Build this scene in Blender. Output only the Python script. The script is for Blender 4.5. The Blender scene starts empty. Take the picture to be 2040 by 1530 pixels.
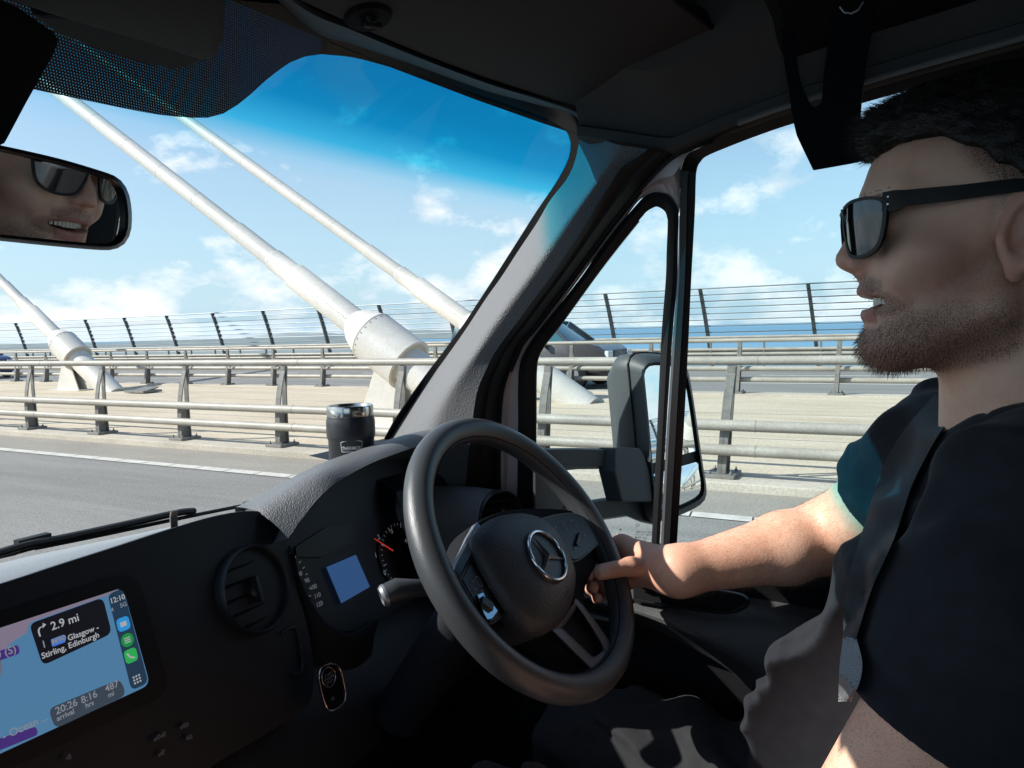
import bpy, bmesh, math, random
import numpy as np
from mathutils import Vector, Matrix
R_ = math.radians
SC = bpy.context.scene
COL = SC.collection
random.seed(4)

# ------------------------------------------------------------------ camera (world origin is the camera, z up, y = driving direction)
F_, CX_, CY_ = 1500.0, 1020.0, 765.0
def nz(v):
    v = np.array(v, float); return v/np.linalg.norm(v)
_y = nz((-1740-CX_, CY_-731, -F_)); _p = nz((1450-CX_, CY_-645, -F_))
_z = nz(np.cross(_p, _y)); _z = _z if _z[1] > 0 else -_z
_x = np.cross(_y, _z)
RM = np.array([_x, _y, _z])
cam = bpy.data.cameras.new("camera"); camo = bpy.data.objects.new("camera", cam); COL.objects.link(camo)
camo.matrix_world = Matrix([list(RM[i])+[0] for i in range(3)]+[[0, 0, 0, 1]])
cam.sensor_width = 36; cam.lens = 36*F_/2040; cam.clip_start = 0.02; cam.clip_end = 60000
SC.camera = camo

# ------------------------------------------------------------------ sun, sky, exposure
SUN_AZ, SUN_EL = R_(-35), R_(35.5)      # azimuth from +y (driving direction), negative = to the left
SD = Vector((math.sin(SUN_AZ)*math.cos(SUN_EL), math.cos(SUN_AZ)*math.cos(SUN_EL), math.sin(SUN_EL)))
sl = bpy.data.lights.new("sun", 'SUN'); sl.energy = 4.6; sl.angle = R_(0.55); sl.color = (1, .95, .87)
so = bpy.data.objects.new("sun", sl); COL.objects.link(so)
so.rotation_euler = SD.to_track_quat('Z', 'Y').to_euler()
so.location = (0, 0, 60)
W = bpy.data.worlds.new("World"); SC.world = W; W.use_nodes = True
def world():
    nt = W.node_tree; N = nt.nodes; L = nt.links; N.clear()
    out = N.new('ShaderNodeOutputWorld'); bg = N.new('ShaderNodeBackground'); bg.inputs[1].default_value = 0.102
    sky = N.new('ShaderNodeTexSky'); sky.sky_type = 'NISHITA'; sky.sun_disc = False
    sky.sun_elevation = SUN_EL; sky.sun_rotation = SUN_AZ; sky.air_density = 1.2; sky.dust_density = 0.6; sky.ozone_density = 1.5
    tc = N.new('ShaderNodeTexCoord'); sep = N.new('ShaderNodeSeparateXYZ'); L.new(tc.outputs['Generated'], sep.inputs[0])
    # project direction to a cloud layer, flattened towards the horizon
    mz = N.new('ShaderNodeMath'); mz.operation = 'MULTIPLY'; mz.inputs[1].default_value = 1.9; L.new(sep.outputs[2], mz.inputs[0])
    cmb = N.new('ShaderNodeCombineXYZ'); L.new(sep.outputs[0], cmb.inputs[0]); L.new(sep.outputs[1], cmb.inputs[1]); L.new(mz.outputs[0], cmb.inputs[2])
    mp = N.new('ShaderNodeMapping'); mp.inputs['Location'].default_value = (0.35, 1.9, 0.2); L.new(cmb.outputs[0], mp.inputs[0])
    n1 = N.new('ShaderNodeTexNoise'); n1.inputs['Scale'].default_value = 7.5; n1.inputs['Detail'].default_value = 10; n1.inputs['Roughness'].default_value = .6; L.new(mp.outputs[0], n1.inputs['Vector'])
    # more cloud near the horizon, little above 25 degrees
    hr = N.new('ShaderNodeMapRange'); hr.inputs[1].default_value = 0.0; hr.inputs[2].default_value = .45; hr.inputs[3].default_value = .085; hr.inputs[4].default_value = -.15
    L.new(sep.outputs[2], hr.inputs[0])
    ad = N.new('ShaderNodeMath'); ad.operation = 'ADD'; L.new(n1.outputs[0], ad.inputs[0]); L.new(hr.outputs[0], ad.inputs[1])
    cr = N.new('ShaderNodeValToRGB'); cr.color_ramp.elements[0].position = .52; cr.color_ramp.elements[0].color = (0, 0, 0, 1)
    cr.color_ramp.elements[1].position = .655; cr.color_ramp.elements[1].color = (1, 1, 1, 1); L.new(ad.outputs[0], cr.inputs[0])
    # thin wide haze of high cloud
    mp2 = N.new('ShaderNodeMapping'); mp2.inputs['Location'].default_value = (3.1, .2, 0); mp2.inputs['Scale'].default_value = (1, 1, 2.6); L.new(cmb.outputs[0], mp2.inputs[0])
    n2 = N.new('ShaderNodeTexNoise'); n2.inputs['Scale'].default_value = 2.1; n2.inputs['Detail'].default_value = 7; L.new(mp2.outputs[0], n2.inputs['Vector'])
    c2 = N.new('ShaderNodeValToRGB'); c2.color_ramp.elements[0].position = .40; c2.color_ramp.elements[0].color = (.02,)*3+(1,); c2.color_ramp.elements[1].position = .72; c2.color_ramp.elements[1].color = (.30,)*3+(1,)
    L.new(n2.outputs[0], c2.inputs[0])
    mx0 = N.new('ShaderNodeMix'); mx0.data_type = 'RGBA'; mx0.inputs['B'].default_value = (3.3, 5.05, 6.6, 1)
    hz = N.new('ShaderNodeMapRange'); hz.inputs[1].default_value = -.02; hz.inputs[2].default_value = .36; hz.inputs[3].default_value = .85; hz.inputs[4].default_value = 0; L.new(sep.outputs[2], hz.inputs[0])
    hm = N.new('ShaderNodeMath'); hm.operation = 'MAXIMUM'; L.new(hz.outputs[0], hm.inputs[0]); L.new(c2.outputs[0], hm.inputs[1])
    L.new(hm.outputs[0], mx0.inputs['Factor']); L.new(sky.outputs[0], mx0.inputs['A'])
    # cloud body: bright tops, greyer bases from a shifted copy of the noise
    mp3 = N.new('ShaderNodeMapping'); mp3.inputs['Location'].default_value = (0.35, 1.9, 0.28); L.new(cmb.outputs[0], mp3.inputs[0])
    n3 = N.new('ShaderNodeTexNoise'); n3.inputs['Scale'].default_value = 7.5; n3.inputs['Detail'].default_value = 5; n3.inputs['Roughness'].default_value = .5; L.new(mp3.outputs[0], n3.inputs['Vector'])
    c3 = N.new('ShaderNodeValToRGB'); c3.color_ramp.elements[0].position = .48; c3.color_ramp.elements[0].color = (7.6, 7.5, 7.4, 1); c3.color_ramp.elements[1].position = .66; c3.color_ramp.elements[1].color = (5.0, 5.5, 6.0, 1)
    L.new(n3.outputs[0], c3.inputs[0])
    m2 = N.new('ShaderNodeMath'); m2.operation = 'MULTIPLY'; m2.inputs[1].default_value = .85; L.new(cr.outputs[0], m2.inputs[0])
    mx = N.new('ShaderNodeMix'); mx.data_type = 'RGBA'; L.new(m2.outputs[0], mx.inputs['Factor']); L.new(mx0.outputs['Result'], mx.inputs['A']); L.new(c3.outputs[0], mx.inputs['B'])
    L.new(mx.outputs['Result'], bg.inputs[0]); L.new(bg.outputs[0], out.inputs[0])
world()
SC.view_settings.view_transform = 'Standard'; SC.view_settings.look = 'None'; SC.view_settings.exposure = 0.68; SC.view_settings.gamma = 1
SC.render.engine = 'CYCLES'
try:
    SC.cycles.max_bounces = 12; SC.cycles.transparent_max_bounces = 24; SC.cycles.caustics_reflective = False; SC.cycles.caustics_refractive = False
except Exception: pass

# ------------------------------------------------------------------ measuring helpers: a line of sight met with a real surface
def ray(px, py): return RM @ nz((px-CX_, CY_-py, -F_))
def onX(px, py, x): r = ray(px, py); return r*x/r[0]
def onY(px, py, y): r = ray(px, py); return r*y/r[1]
def onZ(px, py, z): r = ray(px, py); return r*z/r[2]
def onP(px, py, n, d): r = ray(px, py); return r*d/np.dot(r, n)
def onS(px, py, f, lo=.2, hi=2.6):              # f(P)=0 surface, bisection
    r = ray(px, py)
    for _ in range(50):
        m = (lo+hi)/2
        if f(r*m) < 0: lo = m
        else: hi = m
    return r*lo

# ------------------------------------------------------------------ object helpers
def thing(name, label, cat, loc=(0, 0, 0), group=None, kind=None):
    o = bpy.data.objects.new(name, None); COL.objects.link(o); o.location = loc; o.empty_display_size = .1
    o['label'] = label; o['category'] = cat
    if group: o['group'] = group
    return o
def tag(o, label, cat, group=None):
    o['label'] = label; o['category'] = cat
    if group: o['group'] = group
    return o
def mesh(name, V, Fc, mat, parent=None, smooth=True, label=None, kind=None, loc=None):
    me = bpy.data.meshes.new(name); me.from_pydata([tuple(map(float, v)) for v in V], [], [tuple(map(int, f)) for f in Fc]); me.update()
    return link(name, me, mat, parent, smooth, label, kind)
def link(name, me, mat, parent=None, smooth=True, label=None, kind=None):
    o = bpy.data.objects.new(name, me); COL.objects.link(o)
    if mat is not None:
        for m in (mat if isinstance(mat, (list, tuple)) else [mat]): me.materials.append(m)
    if smooth: me.shade_smooth()
    if parent is not None:
        o.parent = parent
        pw = parent_loc(parent)
        o.location = (-pw[0], -pw[1], -pw[2])
    if label: o['label'] = label
    if kind: o['kind'] = kind
    return o
def parent_loc(p):
    l = np.array(p.location, float)
    return l + (parent_loc(p.parent) if p.parent else 0)
def struct(name, V, Fc, mat, smooth=False): return mesh(name, V, Fc, mat, smooth=smooth, kind='structure')
class MB:
    """collects shapes of ONE part"""
    def __init__(s): s.V = []; s.F = []
    def add(s, V, Fc):
        k = len(s.V); s.V += [tuple(map(float, v)) for v in V]; s.F += [tuple(i+k for i in f) for f in Fc]; return s
    def box(s, c, h, ax=None):
        ax = np.eye(3) if ax is None else np.array(ax); c = np.array(c, float)
        V = [c+ax[0]*h[0]*i+ax[1]*h[1]*j+ax[2]*h[2]*k for i in (-1, 1) for j in (-1, 1) for k in (-1, 1)]
        return s.add(V, [(0, 1, 3, 2), (4, 6, 7, 5), (0, 4, 5, 1), (2, 3, 7, 6), (0, 2, 6, 4), (1, 5, 7, 3)])
    def b2(s, x0, x1, y0, y1, z0, z1): return s.box(((x0+x1)/2, (y0+y1)/2, (z0+z1)/2), (abs(x1-x0)/2, abs(y1-y0)/2, abs(z1-z0)/2))
    def loft(s, rings, closed=True, caps=True):
        n = len(rings[0]); V = [p for r in rings for p in r]; Fc = []
        for i in range(len(rings)-1):
            for j in range(n if closed else n-1):
                a = i*n+j; b = i*n+(j+1) % n; Fc.append((a, b, b+n, a+n))
        if caps and closed: Fc.append(tuple(range(n))[::-1]); Fc.append(tuple(range((len(rings)-1)*n, len(rings)*n)))
        return s.add(V, Fc)
    def tube(s, path, r, seg=12, caps=True, up=(0, 0, 1), flat=1.0):
        P = [np.array(p, float) for p in path]; rs = r if hasattr(r, '__len__') else [r]*len(P); rings = []
        for i, p in enumerate(P):
            t = nz(P[min(i+1, len(P)-1)]-P[max(i-1, 0)]); u = np.array(up, float)
            if abs(np.dot(u, t)) > .95: u = np.array((1., 0, 0))
            a = nz(np.cross(t, u)); b = np.cross(a, t)
            rings.append([p+rs[i]*(math.cos(q)*a+flat*math.sin(q)*b) for q in np.linspace(0, 2*math.pi, seg+1)[:-1]])
        return s.loft(rings, True, caps)
    def lathe(s, c, prof, ax=(0, 0, 1), seg=32):
        ax = nz(ax); u = np.array((1., 0, 0)) if abs(ax[0]) < .9 else np.array((0, 1., 0)); a = nz(np.cross(ax, u)); b = np.cross(ax, a); c = np.array(c, float)
        rings = [[c+ax*h+r*(math.cos(q)*a+math.sin(q)*b) for q in np.linspace(0, 2*math.pi, seg+1)[:-1]] for r, h in prof]
        return s.loft(rings, True, True)
    def slab(s, pts, off):
        """closed outline pts (3d) given thickness by the vector off"""
        n = len(pts); A = [np.array(p, float) for p in pts]; B = [p+np.array(off, float) for p in A]
        Fc = [tuple(range(n)), tuple(range(2*n-1, n-1, -1))]+[(i, i+n, (i+1) % n+n, (i+1) % n) for i in range(n)]
        return s.add(A+B, Fc)
    def ribbon(s, A, B, off):
        """band between two open polylines, thickness by off (vector)"""
        n = len(A); A = [np.array(p, float) for p in A]; B = [np.array(p, float) for p in B]; off = np.array(off, float)
        V = A+B+[p+off for p in A]+[p+off for p in B]; Fc = []
        for i in range(n-1):
            Fc += [(i, i+1, n+i+1, n+i), (2*n+i, 3*n+i, 3*n+i+1, 2*n+i+1), (i, 2*n+i, 2*n+i+1, i+1), (n+i, n+i+1, 3*n+i+1, 3*n+i)]
        Fc += [(0, n, 3*n, 2*n), (n-1, 3*n-1, 4*n-1, 2*n-1)]
        return s.add(V, Fc)
    def build(s, name, mat, parent=None, smooth=False, bevel=0, label=None, kind=None, auto=None):
        me = bpy.data.meshes.new(name); me.from_pydata(s.V, [], s.F); me.update()
        bm = bmesh.new(); bm.from_mesh(me); bmesh.ops.recalc_face_normals(bm, faces=bm.faces)
        if bevel:
            es = [e for e in bm.edges if len(e.link_faces) == 2 and e.calc_face_angle(0) > .5]
            bmesh.ops.bevel(bm, geom=es, offset=bevel, segments=2, profile=.6, affect='EDGES', clamp_overlap=True)
        bm.to_mesh(me); bm.free()
        o = link(name, me, mat, parent, False, label, kind)
        if smooth:
            me.shade_smooth()
            try: me.set_sharp_from_angle(angle=R_(auto or 40))
            except Exception: pass
        return o
def resample(pts, n):
    P = np.array(pts, float); d = np.r_[0, np.cumsum(np.linalg.norm(np.diff(P, axis=0), axis=1))]
    t = np.linspace(0, d[-1], n); return np.stack([np.interp(t, d, P[:, k]) for k in range(P.shape[1])], 1)
def smoothpts(pts, n):                           # Catmull-Rom then resample
    P = [np.array(p, float) for p in pts]; P = [2*P[0]-P[1]]+P+[2*P[-1]-P[-2]]; out = []
    for i in range(1, len(P)-2):
        for t in np.linspace(0, 1, 10, endpoint=False):
            a, b, c, d = P[i-1:i+3]; out.append(.5*((2*b)+(-a+c)*t+(2*a-5*b+4*c-d)*t*t+(-a+3*b-3*c+d)*t**3))
    out.append(P[-2]); return resample(out, n)
def text_mesh(txt, size, extrude=0.0, align='LEFT', bold=0.0):
    cu = bpy.data.curves.new("tmp_text", 'FONT'); cu.body = txt; cu.size = size; cu.extrude = extrude; cu.align_x = align; cu.offset = bold; cu.resolution_u = 3
    o = bpy.data.objects.new("tmp_text", cu); COL.objects.link(o); bpy.context.view_layer.update()
    dg = bpy.context.evaluated_depsgraph_get(); me = bpy.data.meshes.new_from_object(o.evaluated_get(dg))
    V = [tuple(v.co) for v in me.vertices]; Fc = [tuple(p.vertices) for p in me.polygons]
    bpy.data.objects.remove(o); bpy.data.curves.remove(cu); bpy.data.meshes.remove(me)
    return V, Fc
def text_on(mb, txt, size, o, e1, e2, off=.0006, align='LEFT', bold=0.0):
    V, Fc = text_mesh(txt, size, 0, align, bold); n = np.cross(e1, e2); o = np.array(o)
    return mb.add([o+v[0]*e1+v[1]*e2+off*n for v in V], Fc)
def rrect(w, h, r, n=6, cx=0, cy=0):
    out = []
    for (sx, sy, a0) in ((1, 1, 0), (-1, 1, 90), (-1, -1, 180), (1, -1, 270)):
        for k in range(n+1):
            a = R_(a0+90*k/n); out.append((cx+sx*(w/2-r)+r*math.cos(a), cy+sy*(h/2-r)+r*math.sin(a)))
    return out

# ------------------------------------------------------------------ materials
def mat(name, col, rough=.6, metal=0, spec=.5, bump=0, bscale=200, var=0, vscale=5, col2=None, coat=0, emit=None, estr=1, detail=3, bdist=.001, vor=False):
    m = bpy.data.materials.new(name); m.use_nodes = True; nt = m.node_tree; N = nt.nodes; L = nt.links; b = N['Principled BSDF']
    b.inputs['Base Color'].default_value = tuple(col)+(1,); b.inputs['Roughness'].default_value = rough; b.inputs['Metallic'].default_value = metal
    b.inputs['Specular IOR Level'].default_value = spec; b.inputs['Coat Weight'].default_value = coat
    tc = N.new('ShaderNodeTexCoord')
    if var or col2:
        n = N.new('ShaderNodeTexNoise'); n.inputs['Scale'].default_value = vscale; n.inputs['Detail'].default_value = 6; L.new(tc.outputs['Object'], n.inputs['Vector'])
        r = N.new('ShaderNodeValToRGB'); r.color_ramp.elements[0].position = .35; r.color_ramp.elements[1].position = .68
        c2 = col2 or tuple(min(1, c*(1+var)) for c in col); c1 = col if col2 else tuple(c*(1-var) for c in col)
        r.color_ramp.elements[0].color = tuple(c1)+(1,); r.color_ramp.elements[1].color = tuple(c2)+(1,)
        L.new(n.outputs[0], r.inputs[0]); L.new(r.outputs[0], b.inputs['Base Color'])
    if bump:
        if vor: n = N.new('ShaderNodeTexVoronoi'); n.inputs['Scale'].default_value = bscale
        else: n = N.new('ShaderNodeTexNoise'); n.inputs['Scale'].default_value = bscale; n.inputs['Detail'].default_value = detail
        L.new(tc.outputs['Object'], n.inputs['Vector'])
        bp = N.new('ShaderNodeBump'); bp.inputs['Strength'].default_value = bump; bp.inputs['Distance'].default_value = bdist
        L.new(n.outputs[0], bp.inputs['Height']); L.new(bp.outputs[0], b.inputs['Normal'])
    if emit: b.inputs['Emission Color'].default_value = tuple(emit)+(1,); b.inputs['Emission Strength'].default_value = estr
    return m
def glass(name, tint, gloss=.05, rough=0.0, ramp=None):
    m = bpy.data.materials.new(name); m.use_nodes = True; nt = m.node_tree; N = nt.nodes; L = nt.links; N.clear()
    out = N.new('ShaderNodeOutputMaterial'); tr = N.new('ShaderNodeBsdfTransparent'); tr.inputs[0].default_value = tuple(tint)+(1,)
    gl = N.new('ShaderNodeBsdfGlossy'); gl.inputs['Roughness'].default_value = rough; fr = N.new('ShaderNodeFresnel'); fr.inputs[0].default_value = 1.3
    mu = N.new('ShaderNodeMath'); mu.operation = 'MULTIPLY'; mu.inputs[1].default_value = gloss*20; L.new(fr.outputs[0], mu.inputs[0])
    mi = N.new('ShaderNodeMath'); mi.operation = 'MINIMUM'; mi.inputs[1].default_value = .6; L.new(mu.outputs[0], mi.inputs[0])
    mx = N.new('ShaderNodeMixShader'); L.new(mi.outputs[0], mx.inputs[0]); L.new(tr.outputs[0], mx.inputs[1]); L.new(gl.outputs[0], mx.inputs[2]); L.new(mx.outputs[0], out.inputs[0])
    if ramp:
        g = N.new('ShaderNodeNewGeometry'); s = N.new('ShaderNodeSeparateXYZ'); L.new(g.outputs['Position'], s.inputs[0])
        mr = N.new('ShaderNodeMapRange'); mr.inputs[1].default_value = ramp[0]; mr.inputs[2].default_value = ramp[1]; L.new(s.outputs[2], mr.inputs[0])
        cr = N.new('ShaderNodeValToRGB'); els = cr.color_ramp.elements
        while len(els) < len(ramp[2]): els.new(.5)
        for e, (p, c) in zip(els, ramp[2]): e.position = p; e.color = tuple(c)+(1,)
        L.new(mr.outputs[0], cr.inputs[0]); L.new(cr.outputs[0], tr.inputs[0])
    return m
# ------------------------------------------------------------------ exterior: bridge deck, barriers, stays, sea
ZR = -1.85                                   # road surface
def ramp_mat(name, cols, scale, detail=8, rough=.85, stretch=(1, 1, 1), bump=.0, bs=60, speck=None, bdist=.004):
    m = bpy.data.materials.new(name); m.use_nodes = True; nt = m.node_tree; N = nt.nodes; L = nt.links; b = N['Principled BSDF']; b.inputs['Roughness'].default_value = rough
    tc = N.new('ShaderNodeTexCoord'); mp = N.new('ShaderNodeMapping'); mp.inputs['Scale'].default_value = stretch; L.new(tc.outputs['Object'], mp.inputs[0])
    n = N.new('ShaderNodeTexNoise'); n.inputs['Scale'].default_value = scale; n.inputs['Detail'].default_value = detail; n.inputs['Roughness'].default_value = .62; L.new(mp.outputs[0], n.inputs['Vector'])
    r = N.new('ShaderNodeValToRGB'); els = r.color_ramp.elements
    while len(els) < len(cols): els.new(.5)
    for e, (p, c) in zip(els, cols): e.position = p; e.color = tuple(c)+(1,)
    L.new(n.outputs[0], r.inputs[0]); src = r.outputs[0]
    if speck:
        n2 = N.new('ShaderNodeTexNoise'); n2.inputs['Scale'].default_value = speck[0]; n2.inputs['Detail'].default_value = 2; L.new(tc.outputs['Object'], n2.inputs['Vector'])
        mr = N.new('ShaderNodeMapRange'); mr.inputs[1].default_value = .3; mr.inputs[2].default_value = .7; mr.inputs[3].default_value = 1-speck[1]; mr.inputs[4].default_value = 1+speck[1]; L.new(n2.outputs[0], mr.inputs[0])
        mx = N.new('ShaderNodeMix'); mx.data_type = 'RGBA'; mx.blend_type = 'MULTIPLY'; mx.inputs['Factor'].default_value = 1; L.new(src, mx.inputs['A']); L.new(mr.outputs[0], mx.inputs['B']); src = mx.outputs['Result']
    L.new(src, b.inputs['Base Color'])
    if bump:
        n3 = N.new('ShaderNodeTexNoise'); n3.inputs['Scale'].default_value = bs; n3.inputs['Detail'].default_value = 4; L.new(tc.outputs['Object'], n3.inputs['Vector'])
        bp = N.new('ShaderNodeBump'); bp.inputs['Strength'].default_value = bump; bp.inputs['Distance'].default_value = bdist; L.new(n3.outputs[0], bp.inputs['Height']); L.new(bp.outputs[0], b.inputs['Normal'])
    return m
M_asph = ramp_mat("asphalt", [(.3, (.170, .163, .152)), (.5, (.215, .207, .194)), (.7, (.262, .252, .236))], 1.6, stretch=(1, .10, 1), speck=(48, .26), bump=.5, bs=70)
M_shoul = ramp_mat("shoulder_asphalt", [(.3, (.23, .21, .18)), (.7, (.31, .287, .25))], 1.3, stretch=(1, .25, 1), speck=(50, .22), bump=.5, bs=70)
M_conc = ramp_mat("sandy_concrete", [(.25, (.41, .335, .24)), (.5, (.52, .44, .33)), (.75, (.59, .51, .395))], 1.8, stretch=(1, .2, 1), speck=(24, .15), bump=.4, bs=30)
M_kerb = ramp_mat("kerb_concrete", [(.3, (.40, .355, .29)), (.7, (.53, .48, .40))], 2.5, stretch=(1, .4, 1), speck=(30, .15), bump=.4, bs=30)
M_white = ramp_mat("road_paint", [(.3, (.46, .44, .40)), (.7, (.62, .60, .55))], 7, speck=(70, .15))
M_rail = ramp_mat("aged_galvanised_rail", [(.3, (.28, .255, .215)), (.55, (.36, .335, .285)), (.8, (.44, .41, .355))], 3.5, stretch=(1, .5, 1), rough=.5, speck=(40, .12), bump=.15, bs=80)
M_post = ramp_mat("galvanised_post", [(.3, (.13, .125, .115)), (.7, (.23, .22, .20))], 9, rough=.55, speck=(60, .2), bump=.2, bs=90)
M_stay = ramp_mat("white_stay_paint", [(.3, (.54, .52, .475)), (.55, (.60, .58, .535)), (.8, (.64, .62, .575))], 1.6, stretch=(1, 1, 1), rough=.42, speck=(18, .06))
M_stayd = mat("stay_joint", (.32, .30, .27), .6)
M_fpost = mat("fence_post_steel", (.055, .062, .062), .5, .3, var=.3, vscale=8)
M_frail = mat("fence_rail", (.22, .26, .27), .5, .3)
def water():
    m = mat("sea_water", (.16, .31, .43), .5, spec=.35, bump=.9, bscale=.35, detail=8, bdist=.6); return m
M_sea = water()
M_land = ramp_mat("far_land", [(.3, (.16, .20, .21)), (.7, (.26, .29, .28))], .004)

def sheet(x0, x1, y0, y1, z, n=1): return [(x0, y0, z), (x1, y0, z), (x1, y1, z), (x0, y1, z)], [(0, 1, 2, 3)]
YA, YB = -160.0, 420.0
X_B1, X_B2, X_E = 8.70, 19.35, 31.3
ZB = ZR+.10                                  # top of the raised median / base of the barriers
struct("sea", *sheet(-60000, 60000, -60000, 60000, -48), M_sea)
struct("carriageway", *sheet(-4.2, 8.33, YA, YB, ZR), M_asph)
struct("hard_strip", *sheet(7.30, 8.33, YA, YB, ZR+.004), M_shoul)
b = MB(); b.b2(19.75, X_E+.7, YA, YB, ZR-.25, ZR); b.build("opposite_carriageway", M_asph, kind='structure')
b = MB(); b.b2(8.62, 19.1, YA, YB, ZR-.35, ZB-.03); b.build("central_reserve", M_conc, kind='structure')
b = MB(); b.b2(8.33, 8.93, YA, YB, ZR-.2, ZB); b.build("kerb", M_kerb, kind='structure', bevel=.015)
b = MB(); b.b2(19.05, 19.75, YA, YB, ZR-.2, ZB); b.build("kerb", M_kerb, kind='structure', bevel=.015)
b = MB(); b.b2(-5.2, -4.2, YA, YB, ZR-.3, ZB+.3); b.b2(-5.0, 32, YA, YB, ZR-2.6, ZR-.36); b.build("bridge_deck", M_kerb, kind='structure')
# edge line with raised ribs and slots
b = MB(); y = -24.0
while y < 60:
    b.add([(7.09, y, ZR+.009), (7.28, y+.03, ZR+.009), (7.28, y+.60, ZR+.009), (7.09, y+.57, ZR+.009)], [(0, 1, 2, 3)]); y += .59
b.b2(7.09, 7.28, 60, YB, ZR+.003, ZR+.009); b.b2(7.09, 7.28, YA, -24.1, ZR+.003, ZR+.009)
b.build("edge_line", M_white, kind='structure')
b = MB(); b.b2(20.2, 20.35, YA, YB, ZR+.002, ZR+.008)
for k in range(-14, 40): b.b2(23.9, 24.02, k*9.0, k*9.0+5, ZR+.002, ZR+.008); b.b2(27.5, 27.62, k*9.0, k*9.0+5, ZR+.002, ZR+.008)
b.build("lane_marking", M_white, kind='structure')
b = MB()
for k in range(-10, 34): b.b2(3.45, 3.57, k*9.0, k*9.0+4, ZR+.003, ZR+.009)
b.build("lane_marking", M_white, kind='structure')
# far shore: low wooded land on the left half of the view
def far_land(name, a0, a1, dist, h, seed):
    rng = random.Random(seed); V = []; n = 90; ph = [rng.uniform(0, 6) for _ in range(5)]
    for i in range(n+1):
        t = i/n; a = R_(a0+(a1-a0)*t); e = min(1, t*6)*min(1, (1-t)*4)
        hh = h*e*(.62+.2*math.sin(7*t+ph[0])+.12*math.sin(19*t+ph[1])+.05*math.sin(47*t+ph[2])+.03*rng.uniform(-1, 1))
        for d, z in ((dist, -49), (dist*1.03, -48+hh*.35), (dist*1.10, -48+hh), (dist*1.3, -49)):
            V.append((d*math.sin(a), d*math.cos(a), z))
    struct(name, V, [(i*4+j, (i+1)*4+j, (i+1)*4+j+1, i*4+j+1) for i in range(n) for j in range(3)], M_land, True)
V = []; nA = 24
for i in range(nA+1):
    a = R_(4+(60-4)*i/nA); V += [((620+260*math.sin(i*1.7))*math.sin(a), (620+260*math.sin(i*1.7))*math.cos(a), -47.5), (2700*math.sin(a), 2700*math.cos(a), -46.5)]
struct("far_shore", V, [(2*i, 2*i+2, 2*i+3, 2*i+1) for i in range(nA)], M_land)
far_land("far_hills", 8, 66, 5200, 105, 3)
far_land("far_hills", 20, 58, 2600, 34, 5)

# --- barriers
def post_parts(side):
    """twin curved steel plates on a bolted base plate; side=-1: traffic on the -x side"""
    m = MB()
    fr = smoothpts([(-.105, 0), (-.120, .30), (-.122, .55), (-.100, .85), (-.052, 1.10), (-.008, 1.27)], 14); bk = smoothpts([(.085, 0), (.055, .30), (.030, .60), (.012, .85), (.010, 1.05), (.014, 1.27)], 14)
    for q in (fr, bk):
        m.ribbon([(side*-x, -.052, z) for x, z in q], [(side*-x, .052, z) for x, z in q], (side*-.020, 0, 0))
    lo_ = [v for v in fr if v[1] < .66]; hi_ = [v for v in bk if v[1] < .66]
    m.slab([(side*-x, -.008, z) for x, z in lo_]+[(side*-x, -.008, z) for x, z in hi_[::-1]], (0, .016, 0))
    m.box((side*-.0, 0, 1.24), (.03, .05, .04))
    p = MB(); p.box((0, 0, .022), (.20, .17, .022))
    for a in (-.14, .14):
        for c in (-.12, .12): p.lathe((a, c, .044), [(.02, 0), (.02, .022), (.009, .022), (.009, .05)], seg=6)
    return m, p
def barrier(name, label, X, side, y0, y1, sp, ph, lean):
    t = thing(name, label, 'crash barrier', (X, 0, ZB))
    for nm, dz, r, dx in (('top_rail', 1.33, .052, 0), ('middle_rail', .61, .064, side*-.16*-1), ('lower_rail', .33, .064, side*.17)):
        m = MB(); m.tube([(X+dx, YA, ZB+dz), (X+dx, YB, ZB+dz)], r, 16, flat=1.0)
        for k in range(-3, 12):                # sleeve joints
            yj = k*6.9+1.6; m.tube([(X+dx, yj, ZB+dz), (X+dx, yj+.014, ZB+dz)], r+.004, 16)
        m.build('rail', M_rail, t, True)
    pm, bp = post_parts(side); base = None; k = 0
    me = mb_mesh(pm, 'post'); mb2 = mb_mesh(bp, 'base_plate')
    y = y0
    while y < y1:
        o = bpy.data.objects.new('post', me); COL.objects.link(o); o.parent = t; o.location = (0, y, 0); o.rotation_euler = (lean, 0, 0)
        q = bpy.data.objects.new('base_plate', mb2); COL.objects.link(q); q.parent = o; q.rotation_euler = (-lean, 0, 0)
        y += sp
    return t
def mb_mesh(m, name, mt=None):
    me = bpy.data.meshes.new(name); me.from_pydata(m.V, [], m.F); me.update(); bm = bmesh.new(); bm.from_mesh(me)
    bmesh.ops.recalc_face_normals(bm, faces=bm.faces)
    es = [e for e in bm.edges if len(e.link_faces) == 2 and e.calc_face_angle(0) > .7]
    bmesh.ops.bevel(bm, geom=es, offset=.004, segments=1, affect='EDGES', clamp_overlap=True); bm.to_mesh(me); bm.free(); me.materials.append(mt or M_post); return me
LEAN = R_(5)
b = MB(); rj = random.Random(3)
b.b2(11.9, 11.93, YA, YB, ZB-.031, ZB-.0275); b.b2(15.2, 15.23, YA, YB, ZB-.031, ZB-.0275)
b.build("deck_joints", M_post, kind='structure')
barrier('crash_barrier', 'near galvanised crash barrier with three round rails, along the kerb right beside our lane', X_B1, -1, .496*X_B1-.266*X_B1*12, 34, .266*X_B1, 0, LEAN)
barrier('crash_barrier', 'second crash barrier of round rails, on the far side of the sandy central strip', X_B2, 1, .211*X_B2-.119*X_B2*9, 60, .119*X_B2, 0, LEAN*.7)
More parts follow.
